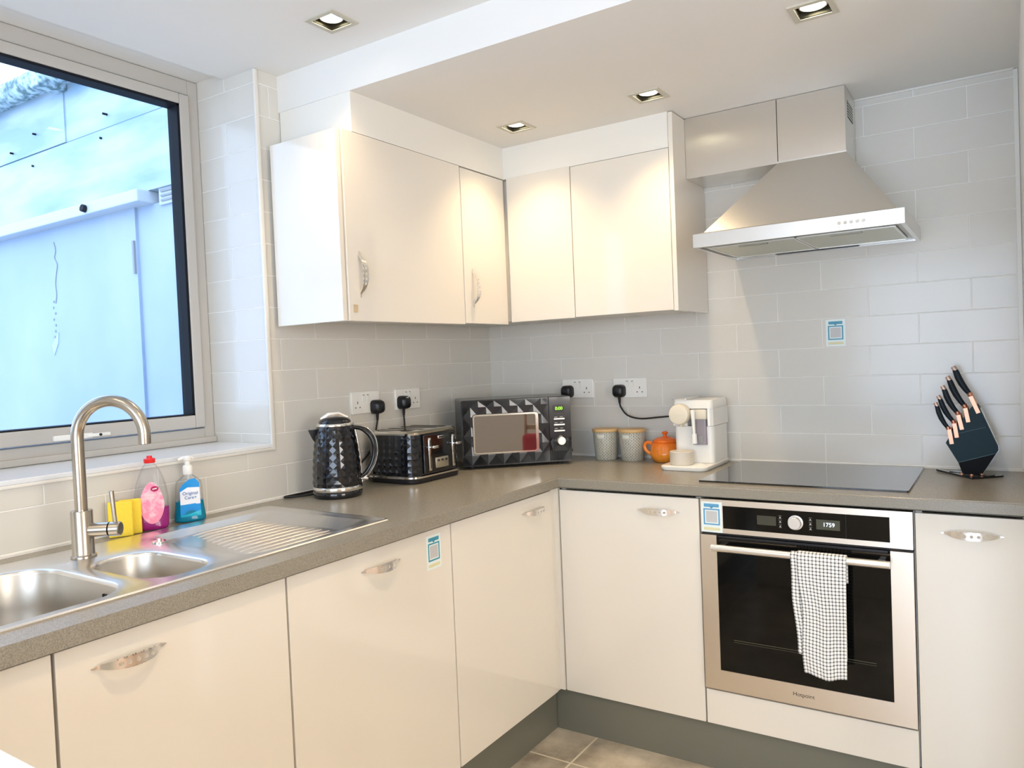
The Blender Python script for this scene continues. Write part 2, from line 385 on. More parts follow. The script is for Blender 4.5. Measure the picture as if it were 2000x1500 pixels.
mk('wall', bm, REND, E1)
bm = NB(); bx(bm, -6, -.38, -.615, -.2, 2.262, 2.642); bx(bm, -6, -.38, -.6, -.2, 2.655, 2.97); bx(bm, -6, -2.40, -.607, -.598, 2.655, 2.97)
mk('cladding', bm, CLAD, E1)
mk('seam', bx(NB(), -6, -.38, -.6, -.2, 2.642, 2.655), P('seam_shadow_gap', (.12, .2, .24), .7), E1)
bm = NB(); bx(bm, -6, -1.62, -.68, -.2, 2.2, 2.262, .006); mk('ledge', bm, LEDG, E1)
bm = NB(); cyl(bm, (-6, -.67, 3.01), (-2.1, -.67, 3.01), .06, n=20); bx(bm, -6, -.38, -.66, -.2, 2.97, 3.05)
mk('gutter', bm, GUTT, E1, smooth=50)
bm = NB(); bx(bm, -2.47, -2.36, -.75, -.6, 2.93, 3.10, .01); mk('gutter_bracket', bm, GUTT, E1)
bm = NB()
for x, z in ((-1.98, 2.72), (-2.02, 2.60), (-2.72, 2.76), (-2.75, 2.58), (-3.0, 2.70)): cyl(bm, (x, -.625, z), (x, -.6, z), .006, n=10)
mk_each('screw', bm, GASK, E1)
bm = NB(); cyl(bm, (-2.1, -.70, 2.232), (-2.1, -.66, 2.225), .02, n=12); mk('pipe_end', bm, GASK, E1)
V = NB(); bx(V, -1.56, -1.36, -.60, -.585, 2.2-.02, 2.30, .003)
v = mk('air_vent', V, LEDG, E1)
bm = NB()
for k in range(4): bx(bm, -1.535, -1.37, -.607, -.60, 2.195+k*.023, 2.205+k*.023)
mk_each('slat', bm, GREYM, v)
bm = NB(); bx(bm, -1.80, -1.785, -.612, -.6, 1.86, 2.03); mk('hinge', bm, GREYM, E1)
bm = NB(); bx(bm, -1.445, -1.405, -.592, -.585, 1.86, 2.12); mk('mastic_strip', bm, P('yellowed_mastic', (.70, .70, .42), .7), E1)
pts = [(-2.60, 2.12), (-2.585, 2.07), (-2.60, 2.03), (-2.575, 1.99), (-2.59, 1.94), (-2.605, 1.88), (-2.60, 1.82), (-2.615, 1.77)]
bm = NB(); tube(bm, spline([(x, -.601, z) for x, z in pts], 4), .0035, 6); 
for k in range(9):
    x = -2.63+random.uniform(-.02, .02); z = 1.78-.034*k; bx(bm, x-.006, x+.006, -.603, -.6, z-.006, z+.006)
mk_each('crack', bm, GREYM, E1)
bm = NB(); prism(bm, [(-2.68, 1.53), (-2.655, 1.555), (-2.60, 1.60), (-2.61, 1.54), (-2.66, 1.47)], lambda u, v, d: Vector((u, d, v)), -.604, -.6); mk('flaked_patch', bm, P('flaked_paint', (.5, .58, .62), .8), E1)
bm = NB(); bx(bm, -9, -.38, -9, -.2, -.12, -.02); GR = P('yard_concrete', (.45, .47, .48), .8)
tag(mk('yard_ground', bm, GR), 'pale concrete yard outside the window', 'ground', kind='structure')

# ------------------------------------------------------------------ downlights
FR = P('downlight_frame', (.55, .52, .42), .4)
INN = P('downlight_inner', (.10, .09, .06), .35, .6)
def downlight(name, x, y, z, label, watts, group=None, tilt=(0, 0)):
    T = thing(name, label, 'ceiling light', (x, y, z), group=group)
    def cell_frame(bm, o, i, z0, z1):
        cells(bm, [-o, -i, i, o], [-o, -i, i, o], lambda u, v: abs(u) < i and abs(v) < i, lambda u, v, d: Vector((x+u, y+v, d)), z0, z1)
    bm = NB(); cell_frame(bm, .0525, .0385, z-.004, z); mk('frame', bm, FR, T)
    bm = NB(); cell_frame(bm, .0405, .0385, z-.002, z+.07); bx(bm, x-.0405, x+.0405, y-.0405, y+.0405, z+.07, z+.073); mk('housing', bm, INN, T)
    dirv = Vector((tilt[0], tilt[1], -1)).normalized(); c = Vector((x, y, z+.012))
    bm = NB(); a, b, n = frame(dirv)
    lathe(bm, [(.029, -.03), (.0335, .004), (.030, .004), (.0265, -.03)], c, dirv, 36, (False, False)); rg = mk('gimbal_ring', bm, NICK, T, smooth=40)
    bm = NB(); lathe(bm, [(.0285, -.004), (.0285, 0), (.02, .003), (.0, .004)], c, dirv, 36); mk('lamp', bm, LENS, T, smooth=40)
    l = bpy.data.lights.new('spot', 'SPOT'); l.energy = watts; l.color = (1, .73, .43); l.spot_size = math.radians(112); l.spot_blend = 1.0; l.shadow_soft_size = .022
    o = bpy.data.objects.new(name+'_light', l); C.objects.link(o); o.parent = T
    pos = c+dirv*.014; o.matrix_local = Matrix.Translation(pos-Vector((x, y, z))) @ dirv.to_track_quat('-Z', 'Y').to_matrix().to_4x4()
labs = ['square recessed downlight nearest the corner of the wall cupboards', 'square recessed downlight in front of the right-hand wall cupboard',
        'square recessed downlight at the top right, in front of the cooker hood']
for (x, y), lb in zip(LOW, labs): downlight('downlight', x, y, 2.168, lb, 10, 'square recessed downlights')
labs = ['square recessed downlight in the higher ceiling near the window', 'square recessed downlight above the camera', 'square recessed downlight over the dining side',
        'square recessed downlight behind the camera on the left', 'square recessed downlight near the garden doors']
for (x, y), lb in zip(HIGH, labs): downlight('downlight', x, y, 2.285, lb, 8 if y > -1.5 else 22, 'square recessed downlights')

# ------------------------------------------------------------------ worktop and base cupboards
SK = (.112, .562, -2.43, -1.40)    # hole under the sink
bm = NB()
cells(bm, [0.001, SK[0], SK[1], .658, 2.02], [-3.2, SK[2], SK[3], -.577, -.001],
      lambda u, v: (u > .658 and v < -.577) or inr(u, v, SK), lambda u, v, d: Vector((u, v, d)), .8745, .91)
es = [e for e in bm.edges if all(abs(v.co.z-.91) < 1e-5 or abs(v.co.z-.8745) < 1e-5 for v in e.verts) and abs(e.verts[0].co.z-e.verts[1].co.z) < 1e-5
      and ((abs(e.verts[0].co.x-.658) < 1e-5 and abs(e.verts[1].co.x-.658) < 1e-5 and max(e.verts[0].co.y, e.verts[1].co.y) < -.576)
           or (abs(e.verts[0].co.y+.577) < 1e-5 and abs(e.verts[1].co.y+.577) < 1e-5 and min(e.verts[0].co.x, e.verts[1].co.x) > .657))]
bmesh.ops.bevel(bm, geom=es, offset=.004, segments=3, affect='EDGES')
wt = tag(mk('worktop', bm, WORK, smooth=40, wn=True), 'speckled grey brown L-shaped laminate worktop carrying sink and hob', 'worktop')

def handle_mesh():
    """bow handle 142 mm long with pointed ends and five round holes: s along X, width along Y, out along Z"""
    L = .071; bm = NB()
    def arch(s): t = abs(s)/L; return .0255*max(0, 1-(t/.80)**2.4)**.8 if t < .8 else 0
    def half(s): t = abs(s)/L; return .0105*(1-t**2.2)+.0006
    hs = [-.030, -.0155, 0, .0155, .030]; r = .0043
    def pt(s, w, k): return Vector((s, w, arch(s)+(.0008 if k == 0 else .0042)))
    cols = [-L, -.066, -.060, -.0555, -.050, -.045, -.040]
    ed = [-.036]; 
    for h in hs: ed += [h-.0062, h+.0062]
    ed += [.036]; cols = cols+[-.036]; right = [-c for c in cols][::-1]
    st = sorted(set([round(c, 5) for c in cols+right+ed]))
    V = {}
    def gv(s, w, k):
        key = (round(s, 5), round(w, 6), k)
        if key not in V: V[key] = bm.verts.new(pt(s, w, k))
        return V[key]
    def quad(*v):
        try: bm.faces.new(v)
        except ValueError: pass
    for a, b in zip(st, st[1:]):
        mid = (a+b)/2; h = [q for q in hs if abs(q-mid) < .004]
        if h:
            q = h[0]; n = 16
            per = []
            for i in range(n):
                an = 2*math.pi*(i+.5)/n; cx_, sy_ = math.cos(an), math.sin(an)
                m_ = max(abs(cx_), abs(sy_)); u, v_ = cx_/m_, sy_/m_
                s = q+.0062*u
                per.append((s, v_*half(s)))
            for k in (0, 1):
                P1 = [gv(s, wv, k) for s, wv in per]; P2 = [gv(q+r*math.cos(2*math.pi*(i+.5)/n), r*math.sin(2*math.pi*(i+.5)/n), k) for i in range(n)]
                for i in range(n): quad(P1[i], P1[(i+1) % n], P2[(i+1) % n], P2[i])
                # corner gaps
            for i in range(n):
                a1, a2 = 2*math.pi*(i+.5)/n, 2*math.pi*(i+1.5)/n
                quad(gv(q+r*math.cos(a1), r*math.sin(a1), 0), gv(q+r*math.cos(a2), r*math.sin(a2), 0), gv(q+r*math.cos(a2), r*math.sin(a2), 1), gv(q+r*math.cos(a1), r*math.sin(a1), 1))
                if abs(per[i][1]) > .7*half(per[i][0]) and abs(per[(i+1) % n][1]) > .7*half(per[(i+1) % n][0]) and per[i][1]*per[(i+1) % n][1] > 0:
                    quad(gv(*per[i], 0), gv(*per[(i+1) % n], 0), gv(*per[(i+1) % n], 1), gv(*per[i], 1))
        else:
            A = half(a); B = half(b)
            for k in (0, 1): quad(gv(a, -A, k), gv(b, -B, k), gv(b, B, k), gv(a, A, k))
            for sg in (-1, 1): quad(gv(a, sg*A, 0), gv(b, sg*B, 0), gv(b, sg*B, 1), gv(a, sg*A, 1))
    bmesh.ops.recalc_face_normals(bm, faces=bm.faces)
    me = bpy.data.meshes.new('handle'); bm.to_mesh(me); bm.free(); me.materials.append(NICK)
    me.polygons.foreach_set('use_smooth', [True]*len(me.polygons)); me.set_sharp_from_angle(angle=math.radians(35))
    return me
HND = handle_mesh()
def handle(parent, o, s, w):
    s = Vector(s); w = Vector(w); n = s.cross(w)
    m = Matrix((s, w, n)).transposed().to_4x4(); m.translation = Vector(o)
    ob = bpy.data.objects.new('handle', HND); C.objects.link(ob); ob.parent = parent; ob.matrix_local = getw(parent).inverted() @ m
    return ob
def carcass(bm, x0, x1, y0, y1, z0, z1, openaxis, t=.016):
    if openaxis == 'x' and y0 < -1.2: z1 = .745
    bx(bm, x0, x1, y0, y1, z0, z0+t)
    if openaxis == 'x':
        bx(bm, x0, x1, y0, y0+t, z0+t, z1); bx(bm, x0, x1, y1-t, y1, z0+t, z1); bx(bm, x0, x0+t, y0+t, y1-t, z0+t, z1)
    else:
        bx(bm, x0, x0+t, y0, y1, z0+t, z1); bx(bm, x1-t, x1, y0, y1, z0+t, z1); bx(bm, x0+t, x1-t, y1-t, y1, z0+t, z1)
    return bm
def base_left(y0, y1, label, hy=None):
    T = thing('base_cabinet', label, 'cabinet', (.3, (y0+y1)/2, 0), group='cream gloss base cupboards')
    mk('body', carcass(NB(), .06, .614, y0+.001, y1-.001, .153, .873, 'x'), CARC, T)
    d = box('door', (.617, .637, y0+.0018, y1-.0018, .156, .866), GLOSS, T, bev=.0015)
    if hy: handle(d, (.6375, hy, .818), (0, 1, 0), (0, 0, 1))
    return T
base_left(-3.1, -2.867, 'cream gloss base cupboard at the far left beyond the sink bowls')
base_left(-2.865, -2.267, 'cream gloss base cupboard under the big sink bowl, at the photo\'s left edge')
base_left(-2.265, -1.770, 'cream gloss base cupboard under the sink with the largest, lowest bow handle in view', -2.134)
base_left(-1.768, -1.170, 'cream gloss base cupboard under the drainer, door carrying the blue-headed sticker', -1.466)
base_left(-1.168, -.592, 'cream gloss base cupboard in the sink run, next to the inside corner', -.714)
T = thing('corner_post', 'narrow cream post in the inside corner between the two base runs', 'cabinet panel', (.61, -.57, .153))
bm = NB(); bx(bm, .60, .631, -.589, -.556, .154, .873); bx(bm, .631, .649, -.566, -.548, .154, .873)
mk('panel', bm, GLOSS, T)
def base_back(x0, x1, label, hx):
    T = thing('base_cabinet', label, 'cabinet', ((x0+x1)/2, -.3, 0), group='cream gloss base cupboards')
    mk('body', carcass(NB(), x0+.001, x1-.001, -.54, -.06, .153, .873, 'y'), CARC, T)
    d = box('door', (x0+.0018, x1-.0018, -.562, -.542, .153, .866), GLOSS, T, bev=.0015)
    handle(d, (hx, -.5625, .818), (1, 0, 0), (0, 0, 1)); return T
base_back(.651, 1.157, 'cream gloss base cupboard left of the oven', 1.020)
base_back(1.757, 2.019, 'white-looking gloss base cupboard right of the oven under the knife block', 1.890)
T = thing('oven_housing', 'oven housing cabinet with cream drawer-height panel below the oven', 'cabinet', (1.457, -.3, 0))
bm = NB(); bx(bm, 1.1585, 1.1605, -.54, -.06, .153, .873); bx(bm, 1.7535, 1.7555, -.54, -.06, .153, .873); bx(bm, 1.1605, 1.7535, -.54, -.06, .153, .170); bx(bm, 1.1605, 1.7535, -.54, -.06, .252, .262)
mk('body', bm, CARC, T); box('front_panel', (1.160, 1.754, -.562, -.542, .153, .262), GLOSS, T, bev=.0015)

# breakfast bar, only its near corner shows at the bottom left
T = thing('breakfast_bar', 'white topped breakfast bar whose corner shows at the bottom left', 'counter', (1.05, -2.9, 0))
box('top', (.72, 1.50, -3.35, -2.508, .872, .91), P('white_top', (.86, .86, .85), .3), T, bev=.003)
bm = NB(); bx(bm, .76, 1.46, -3.30, -2.62, 0.001, .872); mk('base', bm, PAINT, T)

# ------------------------------------------------------------------ wall cupboards
def wall_door(T, dims, h=None):
    d = box('door', dims, GLOSS, T, bev=.0015)
    if h: handle(d, *h)
    return d
T = thing('wall_cabinet', 'wide cream wall cupboard nearest the window', 'cabinet', (.16, -.92, 1.478), group='cream gloss wall cupboards')
box('body', (.004, .300, -1.214, -.619, 1.484, 2.044), CARC, T)
box('end_panel', (.026, .317, -1.235, -1.217, 1.466, 2.042), GLOSS, T, bev=.001)
d = wall_door(T, (.302, .321, -1.212, -.619, 1.466, 2.044), ((.3215, -1.163, 1.609), (0, 0, 1), (0, -1, 0)))
bm = NB(); bx(bm, .321, .3222, -1.196, -1.176, 1.492, 1.516, .002); mk('sticker_residue', bm, P('old_glue', (.62, .50, .32), .6), d)
T = thing('wall_cabinet', 'L-shaped cream corner wall cupboard with two narrow doors', 'cabinet', (.16, -.32, 1.478), group='cream gloss wall cupboards')
bm = NB(); cells(bm, [.004, .300, .614], [-.614, -.300, -.004], lambda u, v: u > .3 and v < -.3, lambda u, v, d: Vector((u, v, d)), 1.484, 2.044)
mk('body', bm, CARC, T)
wall_door(T, (.302, .322, -.6155, -.330, 1.470, 2.040), ((.3225, -.563, 1.602), (0, 0, 1), (0, -1, 0)))
wall_door(T, (.331, .6155, -.321, -.302, 1.478, 2.048))
T = thing('wall_cabinet', 'cream wall cupboard beside the cooker hood with reflections in its door', 'cabinet', (.81, -.16, 1.478), group='cream gloss wall cupboards')
box('body', (.618, 1.005, -.300, -.004, 1.484, 2.044), CARC, T)
box('end_panel', (1.0075, 1.0235, -.322, -.003, 1.477, 2.165), GLOSS, T, bev=.001)
wall_door(T, (.6185, 1.0055, -.321, -.302, 1.480, 2.044), ((.962, -.3215, 1.610), (0, 0, 1), (1, 0, 0)))

# ------------------------------------------------------------------ oven
OV = thing('oven', 'built-in stainless steel oven with black glass door', 'oven', (1.457, -.56, .27))
box('body', (1.18, 1.735, -.538, -.07, .28, .855), P('oven_body', (.05, .05, .05), .6), OV)
# control panel
cp = NB(); cells(cp, [1.162, 1.2325, 1.6965, 1.753], [.764, .779, .8495, .8675], lambda u, v: inr(u, v, (1.2325, 1.6965, .779, .8495)), lambda u, v, d: Vector((u, d, v)), -.566, -.545)
cp = mk('control_panel', cp, OVST, OV)
box('glass_panel', (1.233, 1.6965, -.5655, -.548, .779, .8495), OVG, cp)
mk('display', bx(NB(), 1.336, 1.392, -.5659, -.5655, .800, .828), P('display_glass', (.06, .06, .045), .15), cp)
ck = mk('clock_display', bx(NB(), 1.505, 1.569, -.5659, -.5655, .800, .829), P('display_glass_2', (.075, .08, .06), .15), cp)
text('clock_digits', '1759', .0165, emit('digit_white', (.75, .85, 1), 1.6), ck, (1.539, -.566, .8145), (1, 0, 0), (0, 0, 1))
mk('divider', bx(NB(), 1.584, 1.5855, -.5659, -.5655, .779, .8495), DARK, cp)
SY = P('white_print', (.5, .5, .48), .5)
bm = NB()
for cx, zz in ((1.404, .828), (1.404, .815), (1.404, .801), (1.489, .828), (1.489, .815), (1.489, .801)):
    bx(bm, cx-.004, cx+.004, -.5659, -.5655, zz+.003, zz+.0036); bx(bm, cx-.002, cx+.002, -.5659, -.5655, zz-.003, zz); bx(bm, cx-.004, cx+.004, -.5659, -.5655, zz-.005, zz-.0044)
mk_each('symbol', bm, SY, cp)
bm = NB(); lathe(bm, [(.0215, 0), (.0215, .002), (.0185, .003), (.0178, .018), (.0165, .0195), (.0, .0195)], (1.4475, -.5655, .8145), (0, -1, 0), 40)
mk('knob', bm, P('knob_metal', (.88, .87, .84), .28, .7), OV, smooth=35)
# door
dr = NB(); cells(dr, [1.162, 1.212, 1.697, 1.753], [.271, .334, .748, .757], lambda u, v: inr(u, v, (1.212, 1.697, .334, .8)), lambda u, v, d: Vector((u, d, v)), -.572, -.548)
dr = mk('door', dr, OVST, OV)
mk('door_glass', bx(NB(), 1.2125, 1.6968, -.5705, -.5535, .3345, .7495), OVG, dr)
bm = NB(); bx(bm, 1.255, 1.655, -.571, -.5706, .434, .4355); bx(bm, 1.255, 1.655, -.571, -.5706, .428, .4288); mk_each('shelf_line', bm, P('shelf_glimpse', (.10, .10, .07), .3), dr)
bm = NB(); bx(bm, 1.163, 1.752, -.56, -.545, .7575, .7635); mk('vent_gap', bm, DARK, OV)
bm = NB(); bx(bm, 1.215, 1.69, -.566, -.555, .7495, .7555); mk('door_top_edge', bm, BLACKM, dr)
bm = NB(); cyl(bm, (1.208, -.612, .7275), (1.700, -.612, .7275), .0105, n=28, bev=.001)
h = mk('handle', bm, P('handle_alu', (.86, .83, .79), .3, .85), dr, smooth=35)
bm = NB()
for x in (1.232, 1.676): bx(bm, x-.009, x+.009, -.608, -.5725, .722, .733, .002)
mk_each('handle_bracket', bm, NICK, h)
text('maker_name', 'Hotpoint', .0165, P('logo_print', (.03, .025, .02), .5), dr, (1.457, -.5722, .304), (1, 0, 0), (0, 0, 1))

# towel over the oven handle
TW = P('waffle_towel', (.86, .85, .80), .85)
uvn = N(TW, 'ShaderNodeUVMap'); sp = N(TW, 'ShaderNodeSeparateXYZ'); LK(TW, uvn.outputs[0], sp.inputs[0])
def stripe(out, freq, thr):
    m1 = N(TW, 'ShaderNodeMath', operation='MULTIPLY'); m1.inputs[1].default_value = freq; LK(TW, out, m1.inputs[0])
    m2 = N(TW, 'ShaderNodeMath', operation='FRACT'); LK(TW, m1.outputs[0], m2.inputs[0])
    m3 = N(TW, 'ShaderNodeMath', operation='LESS_THAN'); m3.inputs[1].default_value = thr; LK(TW, m2.outputs[0], m3.inputs[0]); return m3
a = stripe(sp.outputs['X'], 1, .34); b = stripe(sp.outputs['Y'], 1, .30)
ad = N(TW, 'ShaderNodeMath', operation='MAXIMUM'); LK(TW, a.outputs[0], ad.inputs[0]); LK(TW, b.outputs[0], ad.inputs[1])
mn = N(TW, 'ShaderNodeMath', operation='MULTIPLY'); LK(TW, a.outputs[0], mn.inputs[0]); LK(TW, b.outputs[0], mn.inputs[1])
w1 = N(TW, 'ShaderNodeMath', operation='MULTIPLY'); w1.inputs[1].default_value = .5; LK(TW, ad.outputs[0], w1.inputs[0])
w2 = N(TW, 'ShaderNodeMath', operation='MULTIPLY_ADD'); w2.inputs[1].default_value = .6; LK(TW, mn.outputs[0], w2.inputs[0]); LK(TW, w1.outputs[0], w2.inputs[2])
mx = N(TW, 'ShaderNodeMix', data_type='RGBA'); mx.inputs[6].default_value = (.88, .87, .83, 1); mx.inputs[7].default_value = (.02, .02, .025, 1)
LK(TW, w2.outputs[0], mx.inputs[0]); LK(TW, mx.outputs[2], BS(TW).inputs['Base Color'])
def cloth(name, x0, x1, zb_f, zb_b, off, parent, shrinkb=0, seed=0, wav=.004):
    """cloth folded over the handle bar: path back-bottom -> over the bar -> front-bottom"""
    bm = NB(); uvl = bm.loops.layers.uv.new('UVMap'); by, bz, rb = -.612, .7275, .0128+off
    path = []; n1, n2 = 14, 40
    for k in range(n1): path.append((by+rb, zb_b+(bz-zb_b)*k/n1))
    for k in range(9): a = math.pi*k/8; path.append((by+rb*math.cos(a), bz+rb*math.sin(a)))
    for k in range(1, n2+1): path.append((by-rb, bz+(zb_f-bz)*k/n2))
    nx = 30; V = []; s = 0; prev = path[0]
    for (y, z) in path:
        s += math.hypot(y-prev[0], z-prev[1]); prev = (y, z); row = []
        dn = max(0, bz-z)
        for i in range(nx+1):
            u = i/nx; x = x0+(x1-x0)*u
            if y < by:
                x += dn*(.06*(.75-u)) + .004*math.sin(z*23+seed)*(1-u)*min(1, dn*8)
                yy = y-abs(wav*math.sin(u*9+seed+z*4))*min(1, dn*6)-.003*math.sin(z*17+u*3)*min(1, dn*5)
                zz = z+(.006*math.sin(u*7+seed) if dn > .05 else 0)*dn/.35
            else: yy = y; zz = z
            row.append((bm.verts.new((x, yy, zz)), (x1-x0)*u, s))
        V.append(row)
    for r0_, r1_ in zip(V, V[1:]):
        for i in range(nx):
            q = (r0_[i], r0_[i+1], r1_[i+1], r1_[i]); f = bm.faces.new([v[0] for v in q])
            for l, v in zip(f.loops, q): l[uvl].uv = (v[1]/.0100, v[2]/.0100)
    o = mk(name, bm, TW, parent, smooth=80)
    md = o.modifiers.new('solid', 'SOLIDIFY'); md.thickness = .0022; md.offset = 0
    return o
TT = thing('tea_towel', 'black and white checked tea towel folded over the oven door handle', 'towel', (1.515, -.612, .7275))
cloth('front_fold', 1.462, 1.592, .392, .66, .003, TT, seed=1)
o = cloth('back_fold', 1.443, 1.592, .45, .67, 0, TT, seed=3, wav=.001, )

# stickers: white card, blue header, blue frame round an empty square
STW = P('sticker_card', (.78, .86, .83), .3); STB = P('sticker_blue', (.05, .30, .42), .3); STY = P('sticker_foot', (.72, .68, .40), .4); STI = P('sticker_inner', (.55, .55, .54), .4)
def sticker(label, o, x, w, h, blue=STB):
    x = Vector(x); z = Vector((0, 0, 1)); n = x.cross(z); o = Vector(o)
    T = thing('sticker', label, 'sticker', o, group='small blue-headed stickers')
    fn = lambda u, v, d: o+x*u*w+z*v*h+n*d
    mk('card', prism(NB(), rr(0, 0, 1, 1, .03, 3), fn, 0.0002, .0006), STW, T)
    bm = NB(); prism(bm, rr(0, .375, .72, .11, .02, 3), fn, .0006, .0009); prism(bm, [(-.1, .33), (.1, .33), (0, .27)], fn, .0006, .0009); mk_each('header', bm, blue, T)
    bm = NB(); cells(bm, [-.39, -.32, .32, .39], [-.26, -.215, .225, .27], lambda u, v: inr(u, v, (-.32, .32, -.215, .225)), fn, .0006, .0009); mk('frame', bm, blue, T)
    mk('inner_square', prism(NB(), rr(0, .005, .54, .37, .01, 3), fn, .0006, .0008), STI, T)
    mk('foot_band', prism(NB(), rr(0, -.39, .78, .09, .01, 3), fn, .0006, .0008), STY, T)
sticker('blue-headed sticker on the wall tiles below the cooker hood', (1.4745, 0, 1.376), (1, 0, 0), .064, .094)
sticker('blue-headed sticker on the base cupboard door under the drainer', (.637, -1.2505, .804), (0, 1, 0), .064, .094)
sticker('blue-headed sticker on the left end of the oven control panel', (1.1975, -.566, .8125), (1, 0, 0), .066, .096, P('sticker_sky_blue', (.12, .36, .58), .3))

# ------------------------------------------------------------------ hob
HB = thing('induction_hob', 'flush black glass induction hob above the oven', 'hob', (1.44, -.26, .91))
bm = NB(); prism(bm, rr(1.4385, -.2625, .602, .487, .006, 4), lambda u, v, d: Vector((u, v, d)), .9104, .9155); mk('glass', bm, HOBG, HB, smooth=40)

# ------------------------------------------------------------------ cooker hood
HD = thing('cooker_hood', 'stainless steel chimney cooker hood above the hob', 'cooker hood', (1.44, -.2, 1.667))
hx0, hx1, hy, hz0, hz1 = 1.132, 1.744, -.462, 1.666, 1.709
bm = NB(); cells(bm, [hx0, hx0+.012, hx1-.012, hx1], [hy, hy+.012, -.014, -.002], lambda u, v: inr(u, v, (hx0+.012, hx1-.012, hy+.012, -.014)), lambda u, v, d: Vector((u, v, d)), hz0, hz1)
bx(bm, hx0+.012, hx1-.012, hy+.012, -.014, hz1-.003, hz1)
lip = mk('lip', bm, STEELH, HD)
cx0, cx1, cyf = 1.343, 1.558, -.200
bm = NB(); q = lambda x0, x1, y0, y1, z: [Vector((x0, y0, z)), Vector((x1, y0, z)), Vector((x1, y1, z)), Vector((x0, y1, z))]
rings(bm, [q(hx0+.006, hx1-.006, hy+.006, -.002, hz1), q(hx0+.03, hx1-.022, hy+.02, -.002, hz1+.006), q(cx0, cx1, cyf, -.002, 1.953), q(cx0, cx1, cyf, -.002, 1.958)])
mk('canopy', bm, STEELH, HD)
ch = mk('chimney', bx(NB(), cx0+.002, cx1-.002, cyf+.002, -.002, 1.958, 2.166), STEELV, HD)
bm = NB(); bx(bm, cx1-.002, cx1-.0012, -.15, -.05, 2.075, 2.13); v = mk('vent_grille', bm, DARK, ch)
bm = NB()
for k in range(6): bx(bm, cx1-.0012, cx1-.0004, -.15, -.05, 2.079+k*.009, 2.083+k*.009)
mk_each('slat', bm, STEELV, v)
box('duct_cover', (1.0245, cx0, cyf, -.002, 1.952, 2.166), STEELV, HD)
FIL = P('filter_mesh', (.60, .60, .50), .35, .9); bump(FIL, 700, .0008, .8)
bm = NB(); bx(bm, hx0+.013, hx1-.013, hy+.013, -.015, hz0+.006, hz0+.012)
ug = mk('underside', bm, P('hood_underside', (.50, .50, .46), .4, .8), HD)
for x0, x1 in ((1.165, 1.432), (1.44, 1.712)):
    f = mk('filter', bx(NB(), x0, x1, -.40, -.07, hz0+.002, hz0+.0058, .001), FIL, HD)
    bm = NB(); cells(bm, [x0-.003, x0+.004, x1-.004, x1+.003], [-.403, -.396, -.074, -.067], lambda u, v: inr(u, v, (x0+.004, x1-.004, -.396, -.074)), lambda u, v, d: Vector((u, v, d)), hz0+.0005, hz0+.003); mk('filter_frame', bm, STEELH, f)
    bm = NB(); bx(bm, (x0+x1)/2-.045, (x0+x1)/2+.045, -.375, -.357, hz0-.001, hz0+.003, .001); mk('filter_grip', bm, P('grip_grey', (.35, .35, .30), .4, .5), f)
mk('light_strip', bx(NB(), 1.29, 1.56, -.05, -.02, hz0+.001, hz0+.006), BLACKM, HD)
for k in range(5):
    x = 1.5735+.0163*k
    bm = NB(); lathe(bm, [(.0055, 0), (.0055, .003), (.0045, .006), (0, .006)], (x, hy, 1.687), (0, -1, 0), 20); mk('button', bm, CHROME, HD, smooth=35)
bm = NB()
for k in range(5):
    x = 1.5735+.0163*k; bx(bm, x-.002, x+.002, hy-.0003, hy, 1.6755, 1.6768)
mk_each('button_mark', bm, GREYM, HD)

# ------------------------------------------------------------------ sink and tap
SN = thing('sink', 'stainless steel one and a half bowl sink with ribbed drainer', 'sink', (.34, -1.9, .91))
sx0, sx1, sy0, sy1, sz = .088, .587, -2.47, -1.362, .9135
def rr3(cx, cy, w, h, r, z, n=8): return [Vector((a, b, z)) for a, b in rr(cx, cy, w, h, r, n)]
dcx, dcy, dw, dh, drad = .345, -1.598, .425, .40, .045           # drainer
small = (.404, -1.945, .285, .165, .07); big = (.362, -2.235, .39, .345, .09)
bm = NB(); loops = []
def loop(pts):
    vs = [bm.verts.new(p) for p in pts]; es = [bm.edges.new((vs[i], vs[(i+1) % len(vs)])) for i in range(len(vs))]; return vs, es
allE = []
ocx, ocy, ow, oh = (sx0+sx1)/2, (sy0+sy1)/2, sx1-sx0, sy1-sy0
o_in, e = loop(rr3(ocx, ocy, ow-.024, oh-.024, .012, sz)); allE += e
hol = {}
for k, (a, b, c, d_, r) in {'s': small, 'b': big, 'd': (dcx, dcy, dw, dh, drad)}.items():
    hol[k], e = loop(rr3(a, b, c, d_, r, sz)); allE += e
bmesh.ops.triangle_fill(bm, edges=allE, use_beauty=True)
def bridge(vs, ring):
    nv = [bm.verts.new(p) for p in ring]
    for i in range(len(vs)): bm.faces.new((vs[i], vs[(i+1) % len(vs)], nv[(i+1) % len(vs)], nv[i]))
    return nv
v_ = bridge(o_in, rr3(ocx, ocy, ow-.016, oh-.016, .014, sz+.0018)); v_ = bridge(v_, rr3(ocx, ocy, ow-.006, oh-.006, .015, sz+.0018)); v_ = bridge(v_, rr3(ocx, ocy, ow, oh, .016, sz-.0008)); bridge(v_, rr3(ocx, ocy, ow, oh, .016, .9102))
for k, prm, dep in (('s', small, .10), ('b', big, .155)):
    a, b, c, d_, r = prm; v_ = hol[k]
    for ins, dz in ((.002, .0008), (.004, .003), (.006, .008), (.010, dep*.5), (.016, dep*.85), (.026, dep*.96), (.045, dep)):
        v_ = bridge(v_, rr3(a, b, c-2*ins, d_-2*ins, max(r-ins*.5, .02), sz-dz))
    bm.faces.new(v_)
